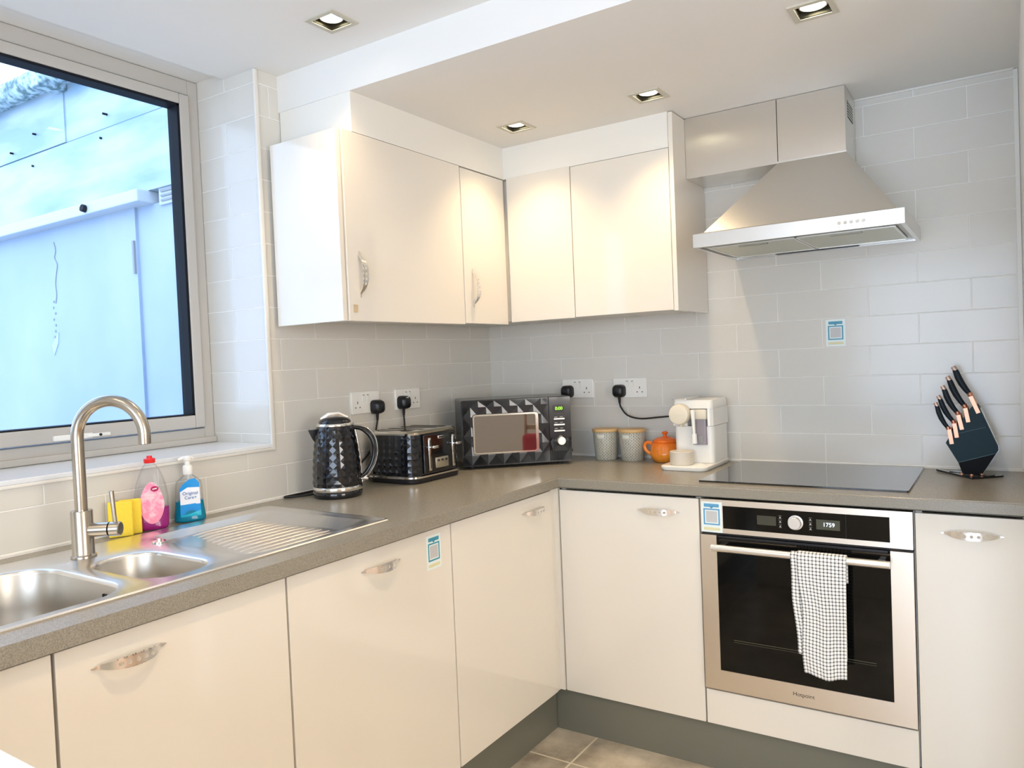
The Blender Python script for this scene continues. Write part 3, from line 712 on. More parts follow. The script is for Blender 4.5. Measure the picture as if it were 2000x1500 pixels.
# drainer surface
v_ = bridge(hol['d'], rr3(dcx, dcy, dw-.008, dh-.008, drad-.002, sz-.0012)); v_ = bridge(v_, rr3(dcx, dcy-.026, dw-.045, dh-.090, drad-.006, sz-.0142)); inner = bridge(v_, rr3(dcx, dcy-.026, dw-.055, dh-.100, drad-.008, sz-.0147))
bm.faces.new(inner)
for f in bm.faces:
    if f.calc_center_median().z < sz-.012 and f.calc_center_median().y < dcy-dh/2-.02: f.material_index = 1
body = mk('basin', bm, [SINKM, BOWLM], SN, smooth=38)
bm = NB()
for k in range(12):
    x = .178+k*.0305; sh = .018*abs(k-4)*.35
    y0_, y1_ = dcy-dh/2+.035+.012*(11-k)*.6, dcy+dh/2-.092+.002*(11-k)*.5
    pts = []
    for q_ in range(9): pts.append(Vector((x, y0_+(y1_-y0_)*q_/8, sz-.0148)))
    tube(bm, pts, [.001, .0042]+[.0048]*5+[.0042, .001], 10, flat=(1, 1) )
mk_each('drainer_rib', bm, SINKM, SN, smooth=60)
bm = NB()
for k, hgt in ((-2, .011), (-1, .011), (1, .011), (2, .011)):
    x = .462+k*.0085; bx(bm, x-.0012, x+.0012, -2.0738, -2.069, .866, .888)
cyl(bm, (.462, -2.0697, .878), (.462, -2.0745, .878), .004, n=14)
mk_each('overflow_slot', bm, DARK, SN)
bm = NB(); 
for (a, b, z) in ((small[0], small[1], sz-.10), (big[0], big[1], sz-.155)): lathe(bm, [(.04, 0), (.038, .002), (.03, .001), (.01, .003), (0, .003)], (a, b, z), (0, 0, 1), 28)
mk_each('waste', bm, CHROME, SN, smooth=40)
bm = NB(); cyl(bm, (.225, -1.808, sz), (.225, -1.808, sz+.004), .017, n=24, bev=.001); cyl(bm, (.225, -1.808, sz+.004), (.225, -1.808, sz+.010), .006, n=16); mk('pop_up_control', bm, CHROME, SN, smooth=40)

TP = thing('kitchen_tap', 'brushed steel swan-neck mixer tap behind the sink bowls', 'tap', (.192, -1.975, .9135))
tx, ty = .192, -1.975
TPM = P('tap_steel', (.50, .455, .39), .24, 1)
bm = NB(); lathe(bm, [(.0275, 0), (.0275, .004), (.0245, .006), (.0235, .008), (.0235, .106), (.0225, .108), (.0, .108)], (tx, ty, .914), n=40); mk('body', bm, TPM, TP, smooth=35)
dx, dy = .885, .465; L = math.hypot(dx, dy); dx /= L; dy /= L; Rr = .0815; zc = 1.190
pts = [(tx, ty, 1.018), (tx, ty, 1.06), (tx, ty, 1.12), (tx, ty, 1.165)]
for k in range(0, 25):
    a = math.pi*(k/24)*1.02; pts.append((tx+dx*Rr*(1-math.cos(a)), ty+dy*Rr*(1-math.cos(a)), zc+Rr*math.sin(a)))
e_ = Vector(pts[-1]); pts.append(tuple(e_+Vector((-.0004, 0, -.014))))
bm = NB(); tube(bm, pts, .0137, 24); sp_ = mk('spout', bm, TPM, TP, smooth=50)
e_ = Vector(pts[-1]); bm = NB(); cyl(bm, e_+Vector((0, 0, .001)), e_+Vector((0, 0, -.001)), .0115, n=20); mk('nozzle', bm, DARK, sp_)
ldx, ldy = .80, .60
bm = NB(); p0 = Vector((tx, ty, .975)); dv = Vector((ldx, ldy, 0)); cyl(bm, p0+dv*.018, p0+dv*.060, .0165, n=32); cyl(bm, p0+dv*.0615, p0+dv*.086, .0165, n=32, bev=.002)
lv = mk_each('side_valve', bm, TPM, TP, smooth=35)
bm = NB(); p = p0+dv*.074; cyl(bm, p+Vector((0, 0, .012)), p+Vector((-.004, -.003, .088)), .0048, .0052, n=18, bev=.0008); mk('lever', bm, TPM, TP, smooth=35)

# ------------------------------------------------------------------ things behind the sink
SPG = P('yellow_sponge', (.95, .72, .07), .9); bump(SPG, 220, .002, .8)
def pad(label, c, w, d, h, rz):
    T = thing('sponge', label, 'sponge', (*c, .9105), rz, group='yellow sponge pads')
    mk('pad', bx(NB(), -w/2, w/2, -d/2, d/2, 0, h, .004, 3), SPG, T, world=False, smooth=50)
pad('yellow sponge pad standing nearest the tap', (.050, -1.803), .058, .016, .092, math.radians(60))
pad('yellow sponge pad standing against the pink bottle', (.044, -1.773), .054, .016, .092, math.radians(60))

def oval(cx, cy, rx, ry, z, n=36, p=2.4):
    out = []
    for i in range(n):
        t = 2*math.pi*i/n; c, s = math.cos(t), math.sin(t)
        out.append(Vector((cx+rx*math.copysign(abs(c)**(2/p), c), cy+ry*math.copysign(abs(s)**(2/p), s), z)))
    return out
CLR = glassmat('clear_plastic', (.95, .96, .98), .35, .03)
def liquid(name, col, a=.85):
    m = P(name, col, .08, trans=0, spec=.5, coat=.5); m2 = m.node_tree
    tr = m2.nodes.new('ShaderNodeBsdfTransparent'); tr.inputs[0].default_value = (*col, 1); mx = m2.nodes.new('ShaderNodeMixShader'); mx.inputs[0].default_value = a
    out = m2.nodes['Material Output']; LK(m, tr.outputs[0], mx.inputs[1]); LK(m, BS(m).outputs[0], mx.inputs[2]); LK(m, mx.outputs[0], out.inputs[0]); return m
def shell(prof, cx, cy, rz=0):
    bm = NB(); rings(bm, [oval(0, 0, rx, ry, z) for rx, ry, z in prof]); return bm
# pink bottle: local x = depth, y = width; turned a little to the camera
BR = math.radians(-30)
B1 = thing('washing_up_bottle', 'clear washing-up liquid bottle with pink label and red cap', 'bottle', (.052, -1.716, .9105), BR)
prof = [(.016, .034, 0), (.019, .038, .003), (.021, .041, .012), (.022, .043, .05), (.022, .043, .085), (.020, .038, .12), (.017, .029, .15), (.013, .020, .17), (.011, .012, .178), (.011, .0115, .183)]
mk('body', shell(prof, 0, 0), CLR, B1, world=False, smooth=50)
mk('liquid', shell([(.015, .033, .002), (.018, .037, .004), (.020, .040, .012), (.0208, .0418, .05), (.0208, .0418, .062), (.001, .001, .0622)], 0, 0), liquid('pink_liquid', (.50, .02, .28), .8), B1, world=False, smooth=50)
bm = NB(); lathe(bm, [(.0135, .181), (.0145, .183), (.0145, .192), (.0125, .1935), (.007, .194), (.0065, .200), (0, .200)], n=28); mk('cap', bm, P('red_cap', (.80, .02, .02), .3), B1, world=False, smooth=40)
def label_patch(poly, prof_rx, off, mat, name, parent, bulge=.8):
    """label on the +x face: poly in (y,z) triangulated as a slightly curved patch"""
    bm = NB(); vs = [bm.verts.new((prof_rx*math.sqrt(max(0, 1-(abs(y)/.045)**3))*1.0+off, y, z)) for y, z in poly]
    cy = sum(p[0] for p in poly)/len(poly); cz = sum(p[1] for p in poly)/len(poly)
    mids = [bm.verts.new((prof_rx*math.sqrt(max(0, 1-(abs((y+cy)/2)/.045)**3))+off, (y+cy)/2, (z+cz)/2)) for y, z in poly]; c = bm.verts.new((prof_rx+off, cy, cz)); n = len(vs)
    for i in range(n):
        bm.faces.new((vs[i], vs[(i+1) % n], mids[(i+1) % n], mids[i])); bm.faces.new((mids[i], mids[(i+1) % n], c))
    return mk(name, bm, mat, parent, world=False, smooth=80)
WT = P('white_ink', (.9, .88, .86), .5)
PK = P('pink_label', (.93, .36, .50), .4); speckle(PK, (.93, .30, .46), (.98, .62, .72), 60, .42, .60)
poly = []
for i in range(28):
    t = 2*math.pi*i/28; y = .029*math.cos(t); z = .076+.056*math.sin(t); y *= 1.05-.25*max(0, math.sin(t)); poly.append((y, z))
lb = label_patch(poly, .0224, .0012, PK, 'front_label', B1)
def el(cy, cz, ry, rz, n=20): return [(cy+ry*math.cos(2*math.pi*i/n), cz+rz*math.sin(2*math.pi*i/n)) for i in range(n)]
label_patch(el(.008, .113, .010, .0075), .0224, .0016, P('maroon', (.45, .0, .10), .4), 'badge', lb)
def ltext(name, s, size, mat, parent, T, x, y, z):
    Wm = getw(T); o = Wm @ Vector((x, y, z)); xd = Wm.to_3x3() @ Vector((0, 1, 0)); return text(name, s, size, mat, parent, o, xd, (0, 0, 1), .0001)
label_patch([(.002, .111), (.013, .1125), (.014, .1155), (.003, .114)], .0224, .0022, WT, 'badge_stroke', lb)
ltext('label_text', 'WASHING UP', .0082, WT, lb, B1, .0252, -.001, .098)
ltext('label_text', 'LIQUID', .0082, WT, lb, B1, .0252, -.008, .0895)
# blue hand wash
B2 = thing('hand_wash_bottle', 'clear pump bottle of blue hand wash', 'bottle', (.052, -1.603, .9105), BR)
prof = [(.018, .036, 0), (.021, .041, .004), (.022, .043, .01), (.020, .037, .06), (.019, .036, .10), (.017, .033, .115), (.012, .018, .128), (.010, .011, .133), (.010, .011, .138)]
mk('body', shell(prof, 0, 0), CLR, B2, world=False, smooth=50)
mk('liquid', shell([(.017, .035, .002), (.020, .040, .004), (.021, .042, .01), (.0195, .0365, .055), (.0195, .0365, .06), (.001, .001, .0602)], 0, 0), liquid('blue_liquid', (.0, .32, .50), .8), B2, world=False, smooth=50)
bm = NB(); lathe(bm, [(.0125, .134), (.0135, .136), (.0135, .156), (.011, .160), (.0075, .161), (.0075, .172), (.011, .174), (.011, .182), (.006, .186), (0, .186)], n=28)
tube(bm, [(.0, 0, .179), (.0, -.012, .180), (.0, -.024, .176)], [.006, .005, .004], 12); tube(bm, [(0, 0, .180), (0, .012, .181), (0, .017, .176)], [.006, .004, .003], 10)
mk('pump', bm, WHITEP, B2, world=False, smooth=40)
bm = NB(); cyl(bm, (0, 0, .01), (0, 0, .135), .003, n=10); mk('dip_tube', bm, WHITEP, B2, world=False)
BL = P('blue_label', (.0, .30, .75), .35); WL = P('white_label', (.85, .88, .92), .35)
lb = label_patch([(-.026, .020), (.028, .020), (.026, .110), (.016, .124), (0, .122), (-.018, .108), (-.026, .095)], .0200, .0014, BL, 'front_label', B2)
label_patch([(-.025, .052), (.027, .052), (.026, .098), (-.005, .100), (-.025, .088)], .0200, .0030, WL, 'label_panel', lb)
label_patch([(-.026, .018), (.028, .018), (.028, .034), (.0, .026), (-.026, .022)], .0200, .0026, P('teal_wave', (.0, .45, .62), .35), 'label_wave', lb)
BI = P('blue_ink', (.02, .12, .45), .4)
ltext('label_text', 'Original', .0125, BI, lb, B2, .0240, .001, .083)
ltext('label_text', 'Care+', .0125, BI, lb, B2, .0240, .002, .071)

# ------------------------------------------------------------------ diamond-faceted shells
def diamond_shell(bm, prof, rows, n, dep, closed=True, mi=0):
    """prof(u,t)->(point, outward normal); pyramidal diamonds on a lattice, u in 0..1 round, t in 0..1 up"""
    def V(i, j, peak=False):   # i = half-row, j = half-column
        p, nn = prof((j/(2*n)) % 1.0 if closed else j/(2*n), i/rows); return bm.verts.new(p+nn*(dep if peak else 0))
    cache = {}
    def g(i, j, peak=False):
        jj = j % (2*n) if closed else j
        if (i, jj) not in cache: cache[(i, jj)] = V(i, jj, peak)
        return cache[(i, jj)]
    for i in range(rows):
        for j in range(2*n):
            # lattice vertices where (i+j) even; diamond centres where (i+j) odd
            a, b, c, d = (i, j), (i, j+1), (i+1, j+1), (i+1, j)
            def w(p):
                i_, j_ = p
                pk = (i_ % 2 == 1 and j_ % 2 == 0) if False else ((i_+j_) % 2 == 1 and i_ % 2 == 1)
                return g(i_, j_, pk)
            if (i+j) % 2 == 0: tr = ((a, b, c), (a, c, d)) if (i % 2 == 0) else ((a, b, c), (a, c, d))
            else: tr = ((a, b, d), (b, c, d))
            for t3 in tr:
                f = bm.faces.new([w(p) for p in t3]); f.material_index = mi
    return bm

# ------------------------------------------------------------------ kettle
KR = Vector((.6966, .7174, 0))           # towards the handle
KX, KY = .153, -1.132
KT = thing('kettle', 'black diamond-faceted jug kettle with chrome bands on the left counter', 'kettle', (KX, KY, .9102), math.atan2(KR.y, KR.x))
bm = NB(); lathe(bm, [(.076, 0), (.0785, .004), (.079, .018), (.077, .021), (0, .021)], n=48); kb = mk('power_base', bm, BLACK, KT, world=False, smooth=40)
bm = NB(); lathe(bm, [(.0785, .022), (.0795, .024), (.0792, .034), (.078, .036)], n=48); mk('chrome_band', bm, CHROME, KT, world=False, smooth=40)
def kr(z): t = (z-.036)/.192; return .0775-.0045*t-.0155*t**2.6
def kp(u, t):
    z = .036+.192*t; a = 2*math.pi*u; n = Vector((math.cos(a), math.sin(a), 0)); return n*kr(z)+Vector((0, 0, z)), n
bm = NB(); diamond_shell(bm, kp, 16, 20, .0022); mk('body', bm, BLACK, KT, world=False)
bm = NB(); lathe(bm, [(.0575, .227), (.060, .229), (.0605, .233), (.058, .237), (.050, .239)], n=48); mk('chrome_rim', bm, CHROME, KT, world=False, smooth=40)
bm = NB(); lathe(bm, [(.052, .238), (.050, .246), (.040, .254), (.022, .259), (0, .260)], n=40); ld = mk('lid', bm, BLACK, KT, world=False, smooth=40)
bm = NB(); tube(bm, [(.040, 0, .250), (.012, 0, .263), (-.02, 0, .262), (-.042, 0, .249)], [.002, .0025, .0025, .002], 10, flat=(1, 4)); mk('lid_grip', bm, CHROME, ld, world=False, smooth=50)
bm = NB()
rings(bm, [[Vector((-.055, -.020, .165)), Vector((-.055, .020, .165)), Vector((-.055, .026, .222)), Vector((-.055, -.026, .222))],
           [Vector((-.073, -.012, .190)), Vector((-.073, .012, .190)), Vector((-.073, .020, .220)), Vector((-.073, -.020, .220))],
           [Vector((-.083, -.004, .212)), Vector((-.083, .004, .212)), Vector((-.085, .012, .220)), Vector((-.085, -.012, .220))]])
mk('spout', bm, BLACK, KT, world=False, smooth=30)
hp = spline([(.050, 0, .222), (.085, 0, .214), (.113, 0, .185), (.122, 0, .145), (.113, 0, .103), (.094, 0, .072), (.078, 0, .060)], 8)
bm = NB(); tube(bm, hp, .0095, 14, flat=(1.25, .8)); hd = mk('handle', bm, BLACK, KT, world=False, smooth=50)
bm = NB(); tube(bm, [p+Vector((.0095*min(1, max(0, (p.x-.05)/.04)), 0, .006*(1 if p.z > .15 else -.5))) for p in hp], .0035, 10, flat=(1.6, 1)); mk('chrome_strip', bm, CHROME, hd, world=False, smooth=50)
bm = NB(); tube(bm, [(kr(z)+.002, 0, z) for z in [.04+.0185*k for k in range(11)]], .0028, 8); mk('chrome_spine', bm, CHROME, KT, world=False, smooth=60)
bm = NB(); cyl(bm, (.074, 0, .052), (.098, 0, .050), .0045, .006, n=14, bev=.001); mk('switch', bm, CHROME, KT, world=False, smooth=40)
bm = NB(); pts = spline([(KX-.072, KY+.01, .9145), (.05, -1.20, .9145), (.022, -1.232, .9145), (.012, -1.225, .9145), (.012, -1.15, .914), (.014, -1.05, .9145), (.016, -.95, .914)], 8)
tube(bm, pts, .0035, 8); mk('cable', bm, RUBB, kb)

# ------------------------------------------------------------------ toaster
tx0, tx1, ty0, ty1 = .034, .268, -.884, -.600
TS = thing('toaster', 'black four-slice toaster with chrome trim between kettle and microwave', 'toaster', ((tx0+tx1)/2, (ty0+ty1)/2, .9102))
tcx, tcy, tw_, td_ = (tx0+tx1)/2, (ty0+ty1)/2, tx1-tx0, ty1-ty0
def tr_(ins, r, z): return rr3(tcx, tcy, tw_-2*ins, td_-2*ins, max(r-ins, .004), z, 8)
bm = NB(); rings(bm, [tr_(.008, .045, .911), tr_(.003, .045, .914), tr_(.001, .045, .928)]); mk('foot', bm, BLACKM, TS, smooth=40)
bm = NB(); rings(bm, [tr_(.0, .045, .928), tr_(-.002, .045, .930), tr_(-.002, .045, .935), tr_(.003, .045, .938)]); mk('chrome_band', bm, CHROME, TS, smooth=40)
def peri(u):
    r = .045; w_, h_ = tw_-.008, td_-.008; segs = [h_-2*r, math.pi*r/2, w_-2*r, math.pi*r/2]*2; L = sum(segs); s = u*L
    cx_, cy_ = tcx, tcy; hx_, hy_ = w_/2, h_/2
    stn = [((hx_, -hy_+r), 0), None, ((hx_-r, hy_), 90), None, ((-hx_, hy_-r), 180), None, ((-hx_+r, -hy_), 270), None]
    crn = {1: ((hx_-r, hy_-r), 0), 3: ((-hx_+r, hy_-r), 90), 5: ((-hx_+r, -hy_+r), 180), 7: ((hx_-r, -hy_+r), 270)}
    k = 0
    while s > segs[k] and k < 7: s -= segs[k]; k += 1
    if k % 2 == 0:
        (x, y), a = stn[k]; a = math.radians(a); d = Vector((-math.sin(a), math.cos(a))); return Vector((cx_+x, cy_+y))+d*s, Vector((math.cos(a), math.sin(a)))
    (x, y), a0 = crn[k]; a = math.radians(a0)+s/r; n = Vector((math.cos(a), math.sin(a))); return Vector((cx_+x, cy_+y))+n*r, n
def tp(u, t):
    p, n = peri(u); z = .938+.142*t; sh = -.004*t**3; return Vector((p.x+n.x*sh, p.y+n.y*sh, z)), Vector((n.x, n.y, 0))
bm = NB(); diamond_shell(bm, tp, 12, 34, .0016); mk('body', bm, BLACK, TS)
bm = NB(); rings(bm, [tr_(.008, .045, 1.080), tr_(.007, .045, 1.086), tr_(.014, .045, 1.0925), tr_(.020, .045, 1.094)])
tp_ = mk('top_plate', bm, P('toaster_top', (.70, .68, .62), .16, 1), TS, smooth=40)
bm = NB()
for yy in (-.832, -.778, -.706, -.652): bx(bm, tx0+.035, tx1-.04, yy-.010, yy+.010, 1.0935, 1.0946)
mk_each('slot', bm, DARK, tp_)
bm = NB(); bx(bm, tx1-.004, tx1+.004, -.829, -.652, .941, 1.078, .004); mk('control_face', bm, BLACK, TS, smooth=50, wn=True)
for yy in (-.800, -.664):
    bm = NB(); bx(bm, tx1+.004, tx1+.007, yy-.008, yy+.008, .950, 1.066, .002); s = mk('lever_track', bm, CHROME, TS, smooth=50)
    mk('track_slot', bx(NB(), tx1+.007, tx1+.0074, yy+.001, yy+.004, .958, 1.058), DARK, s)
    bm = NB(); bx(bm, tx1+.006, tx1+.024, yy-.003, yy+.006, 1.030, 1.036, .001); bx(bm, tx1+.020, tx1+.027, yy-.006, yy+.026, 1.0285, 1.0385, .002); mk('lever', bm, CHROME, TS, smooth=50)
bm = NB(); bx(bm, tx1+.004, tx1+.0065, -.752, -.717, 1.058, 1.069, .001); bd = mk('badge', bm, CHROME, TS, smooth=50)
mk('badge_inlay', bx(NB(), tx1+.0065, tx1+.0068, -.748, -.721, 1.061, 1.066), BLACKM, bd)
bm = NB(); bx(bm, tx1+.004, tx1+.0065, -.770, -.698, .955, .992, .002); bp_ = mk('button_panel', bm, P('button_steel', (.62, .60, .50), .3, .9), TS, smooth=50)
bm = NB()
for k in range(3): bx(bm, tx1+.0065, tx1+.009, -.761+k*.022, -.750+k*.022, .978, .985, .001)
mk_each('button', bm, BLACKM, bp_)

# ------------------------------------------------------------------ microwave
MA = math.radians(42.5); mw, mh, md_ = .434, .258, .255
MW = thing('microwave', 'black diamond-patterned microwave oven set across the corner', 'microwave', (.208, -.520, .9102), MA)
# local: x along the front, y into the corner, z up; front at y=0
ML = dict(world=False)
bm = NB()
fb = [(0.0, .002), (mw, .002), (mw, md_-.02), (mw-.02, md_), (.0+.02, md_), (0, md_-.02)]
rings(bm, [[Vector((a, b, .010)) for a, b in fb], [Vector((a, b, .012+mh-.006)) for a, b in fb], [Vector((min(max(a, .005), mw-.005), max(b, .004), .010+mh)) for a, b in fb]])
mk('body', bm, P('microwave_case', (.02, .02, .023), .22), MW, smooth=30, **ML)
bm = NB()
for a, b in ((.04, .04), (mw-.04, .04), (.06, md_-.04), (mw-.06, md_-.04)): cyl(bm, (a, b, 0), (a, b, .011), .012, n=16)
mk_each('foot', bm, RUBB, MW, **ML)
MWB = P('microwave_gloss', (.022, .026, .032), .13, coat=.2)
def facets(x0, x1, z0, z1, cw, chh, dep, skip=None, ph=(0, 0)):
    bm = NB(); V = {}
    def cl(x, z): return min(max(x, x0), x1), min(max(z, z0), z1)
    def g(x, z, d):
        X, Z = cl(x, z); k = (round(X, 5), round(Z, 5))
        if k not in V: V[k] = bm.verts.new((X, -.012-d if (X, Z) == (x, z) else -.012, Z))
        return V[k]
    i0 = int(x0/cw)-2; 
    for i in range(-2, int((x1-x0)/cw)+4):
        for j in range(-2, int((z1-z0)/chh*2)+4):
            cx = x0+ph[0]+i*cw+(cw/2 if j % 2 else 0); cz = z0+ph[1]+j*chh/2
            if cx+cw/2 < x0 or cx-cw/2 > x1 or cz+chh/2 < z0 or cz-chh/2 > z1: continue
            c = g(cx, cz, dep); q = [g(cx-cw/2, cz, 0), g(cx, cz-chh/2, 0), g(cx+cw/2, cz, 0), g(cx, cz+chh/2, 0)]
            for k in range(4):
                t3 = [c, q[k], q[(k+1) % 4]]
                if len(set(t3)) == 3:
                    try: bm.faces.new(t3)
                    except ValueError: pass
    return bm
xd = .343
bm = NB(); bx(bm, .003, xd, -.012, .0, .014, mh+.008); door = mk('door', bm, MWB, MW, **ML)
mk('door_facets', facets(.004, xd-.001, .016, mh+.006, .062, .075, .0022), MWB, door, **ML)
bm = NB(); bx(bm, xd+.003, mw-.002, -.012, .0, .014, mh+.008); cpn = mk('control_panel', bm, MWB, MW, **ML)
mk('panel_facets', facets(xd+.004, mw-.003, .016, .105, .062, .075, .0028, ph=(.01, .0)), MWB, cpn, **ML)
wx0, wx1, wz0, wz1 = .040, .302, .056, .214
bm = NB(); rings(bm, [[Vector((a, -.012, b)) for a, b in rr((wx0+wx1)/2, (wz0+wz1)/2, wx1-wx0, wz1-wz0, .012, 4)], [Vector((a, -.0185, b)) for a, b in rr((wx0+wx1)/2, (wz0+wz1)/2, wx1-wx0-.004, wz1-wz0-.004, .011, 4)]])
bz = mk('window_bezel', bm, P('bezel_silver', (.55, .55, .53), .12, 1), door, smooth=40, **ML)
bm = NB(); rings(bm, [[Vector((a, -.0185, b)) for a, b in rr((wx0+wx1)/2-.003, (wz0+wz1)/2, wx1-wx0-.020, wz1-wz0-.016, .008, 4)], [Vector((a, -.0192, b)) for a, b in rr((wx0+wx1)/2-.003, (wz0+wz1)/2, wx1-wx0-.020, wz1-wz0-.016, .008, 4)]])
mk('window_glass', bm, MWG, bz, **ML)
bm = NB(); bx(bm, .360, .404, -.0135, -.012, .206, .236); dsp = mk('display', bm, P('mw_display', (.02, .025, .02), .1), cpn, **ML)
Wm = getw(MW)
text('display_digits', '0:00', .0175, emit('digit_green', (.35, .95, .05), 1.5), dsp, Wm @ Vector((.385, -.0138, .2205)), Wm.to_3x3() @ Vector((1, 0, 0)), (0, 0, 1))
for zz in (.180, .157, .133):
    bm = NB(); bx(bm, .363, .406, -.018, -.012, zz-.003, zz+.003, .001); mk('button', bm, WHITEP if False else P('silver_button_%d' % int(zz*1000), (.85, .84, .78), .25, .6), MW, **ML)
bm = NB()
for zz in (.187, .165, .142):
    bx(bm, .366, .378, -.0124, -.012, zz-.001, zz+.001); bx(bm, .388, .400, -.0124, -.012, zz, zz+.0015)
mk_each('button_print', bm, SY, cpn, **ML)
bm = NB(); lathe(bm, [(.021, 0), (.021, .003), (.017, .004)], (.388, -.012, .094), (0, -1, 0), 36); kn = mk('dial', bm, BLACK, MW, smooth=40, **ML)
bm = NB(); lathe(bm, [(.0165, .003), (.0165, .020), (.015, .022), (0, .022)], (.388, -.012, .094), (0, -1, 0), 36); mk('dial_cap', bm, P('dial_silver', (.82, .81, .72), .25, .7), kn, smooth=40, **ML)

# ------------------------------------------------------------------ sockets and plugs
def socket(label, o, x):
    x = Vector(x); z = Vector((0, 0, 1)); n = x.cross(z); o = Vector(o)
    T = thing('double_socket', label, 'socket', o, group='white double wall sockets')
    fn = lambda u, v, d: o+x*u+z*v+n*d
    bm = NB(); rings(bm, [[fn(a, b, .0003) for a, b in rr(0, 0, .146, .081, .004, 3)], [fn(a, b, .007) for a, b in rr(0, 0, .146, .081, .004, 3)], [fn(a, b, .009) for a, b in rr(0, 0, .142, .077, .004, 3)]])
    mk('plate', bm, WHITEP, T, smooth=30)
    bm = NB()
    for s in (-1, 1):
        cx = s*.043
        prism(bm, [(cx-.002, -.004), (cx+.002, -.004), (cx+.002, .005), (cx-.002, .005)], fn, .009, .0092)
        for t in (-1, 1): prism(bm, [(cx+t*.011-.003, -.019), (cx+t*.011+.003, -.019), (cx+t*.011+.003, -.015), (cx+t*.011-.003, -.015)], fn, .009, .0092)
    mk_each('pin_hole', bm, HOLE, T)
    for s in (-1, 1):
        cx = s*.011; bm = NB(); rings(bm, [[fn(cx+a, .014+b, .009) for a, b in rr(0, 0, .014, .022, .002, 2)], [fn(cx+a, .014+b, .009+(.0035 if b > 0 else .0015)) for a, b in rr(0, 0, .013, .020, .002, 2)]])
        mk('rocker_switch', bm, WHITEP, T)
    bm = NB()
    for s in (-1, 1): cx = s*.011; prism(bm, [(cx-.005, .0265), (cx+.005, .0265), (cx+.005, .0285), (cx-.005, .0285)], fn, .009, .0092)
    mk_each('switch_mark', bm, DARK, T)
    return fn
def plug(label, fn, s, T_o, cable, tip=(0, 0), sz_=1):
    T = thing('plug', label, 'plug', fn(s*.043, -.012, .01), group='black mains plugs')
    bm = NB(); cx, cz = s*.043+tip[0], -.012+tip[1]
    P1 = rr(cx, cz, .052, .052, .016, 4)
    rings(bm, [[fn(a, b, .0095) for a, b in P1], [fn(a, b, .026) for a, b in P1], [fn(cx+(a-cx)*.8, cz+(b-cz)*.8, .040) for a, b in P1], [fn(cx+(a-cx)*.55, cz+(b-cz)*.5, .044) for a, b in P1]])
    mk('plug_body', bm, BLACK if False else P('plug_black', (.010, .011, .013), .3), T, smooth=45)
    p0 = fn(cx, cz-.022, .020); bm = NB(); p1 = fn(cx, cz-.050, .018); tube(bm, [p0, (p0+p1)/2, p1], [.0065, .0055, .0045], 12); mk('cable_grip', bm, RUBB, T, smooth=50)
    bm = NB(); tube(bm, spline([p1]+[Vector(c) for c in cable], 8), .0035, 8); mk('cable', bm, RUBB, T, smooth=60)
f = socket('white double socket behind the kettle and toaster gap', (0, -.8325, 1.1955), (0, 1, 0))
plug('black plug in the socket just behind the kettle', f, 1, 0, [(.018, -.80, 1.08), (.02, -.83, 1.02), (.016, -.89, .97), (.014, -.93, .93), (.016, -.95, .9145)], tip=(.004, -.008))
f = socket('white double socket left of the microwave, above the toaster', (0, -.595, 1.1935), (0, 1, 0))
plug('black plug with white mark above the toaster', f, -1, 0, [(.02, -.636, 1.09), (.018, -.634, 1.03), (.016, -.63, .96), (.018, -.62, .916)], tip=(.002, .0))
pl = [q for q in bpy.data.objects if q.name.startswith('plug') and q.type == 'EMPTY'][-1]
fn = f; bm = NB(); prism(bm, rr(-.041, .004, .014, .009, .002, 2), fn, .0395, .0415); mk('white_mark', bm, WHITEP, pl)
f = socket('white double socket right of the corner above the microwave', (.449, 0, 1.1965), (1, 0, 0))
plug('black plug above the right end of the microwave', f, -1, 0, [(.41, -.02, 1.08), (.40, -.025, 1.0), (.42, -.02, .93)])
f = socket('white double socket above the canisters', (.689, 0, 1.1955), (1, 0, 0))
plug('black plug above the canisters feeding the coffee machine', f, -1, 0, [(.655, -.024, 1.115), (.685, -.030, 1.085), (.74, -.032, 1.072), (.82, -.034, 1.078), (.90, -.036, 1.085), (.948, -.04, 1.085)], tip=(0, 0))

# ------------------------------------------------------------------ canisters, teapot
CAN = P('canister_ceramic', (.42, .42, .36), .35)
tcn = N(CAN, 'ShaderNodeTexCoord'); gr = N(CAN, 'ShaderNodeSeparateXYZ'); LK(CAN, tcn.outputs['Object'], gr.inputs[0])
at = N(CAN, 'ShaderNodeMath', operation='ARCTAN2'); LK(CAN, gr.outputs['Y'], at.inputs[0]); LK(CAN, gr.outputs['X'], at.inputs[1])
cb = N(CAN, 'ShaderNodeCombineXYZ'); ma = N(CAN, 'ShaderNodeMath', operation='MULTIPLY'); ma.inputs[1].default_value = .05; LK(CAN, at.outputs[0], ma.inputs[0])
aa = N(CAN, 'ShaderNodeMath', operation='ADD'); aa.inputs[1].default_value = 1; LK(CAN, ma.outputs[0], aa.inputs[0])
LK(CAN, gr.outputs['Z'], cb.inputs[0]); LK(CAN, aa.outputs[0], cb.inputs[1])
bk = N(CAN, 'ShaderNodeTexBrick'); bk.offset = .5
for k, v in {'Scale': 1, 'Mortar Size': .0012, 'Mortar Smooth': .2, 'Brick Width': .0115, 'Row Height': .0066}.items(): bk.inputs[k].default_value = v
bk.inputs['Color1'].default_value = (.20, .20, .165, 1); bk.inputs['Color2'].default_value = (.30, .29, .24, 1); bk.inputs['Mortar'].default_value = (.74, .71, .60, 1)
LK(CAN, cb.outputs[0], bk.inputs['Vector']); LK(CAN, bk.outputs['Color'], BS(CAN).inputs['Base Color'])
bb = N(CAN, 'ShaderNodeBump', Distance=.0006, Strength=.6); LK(CAN, bk.outputs['Fac'], bb.inputs['Height']); LK(CAN, bb.outputs['Normal'], BS(CAN).inputs['Normal'])
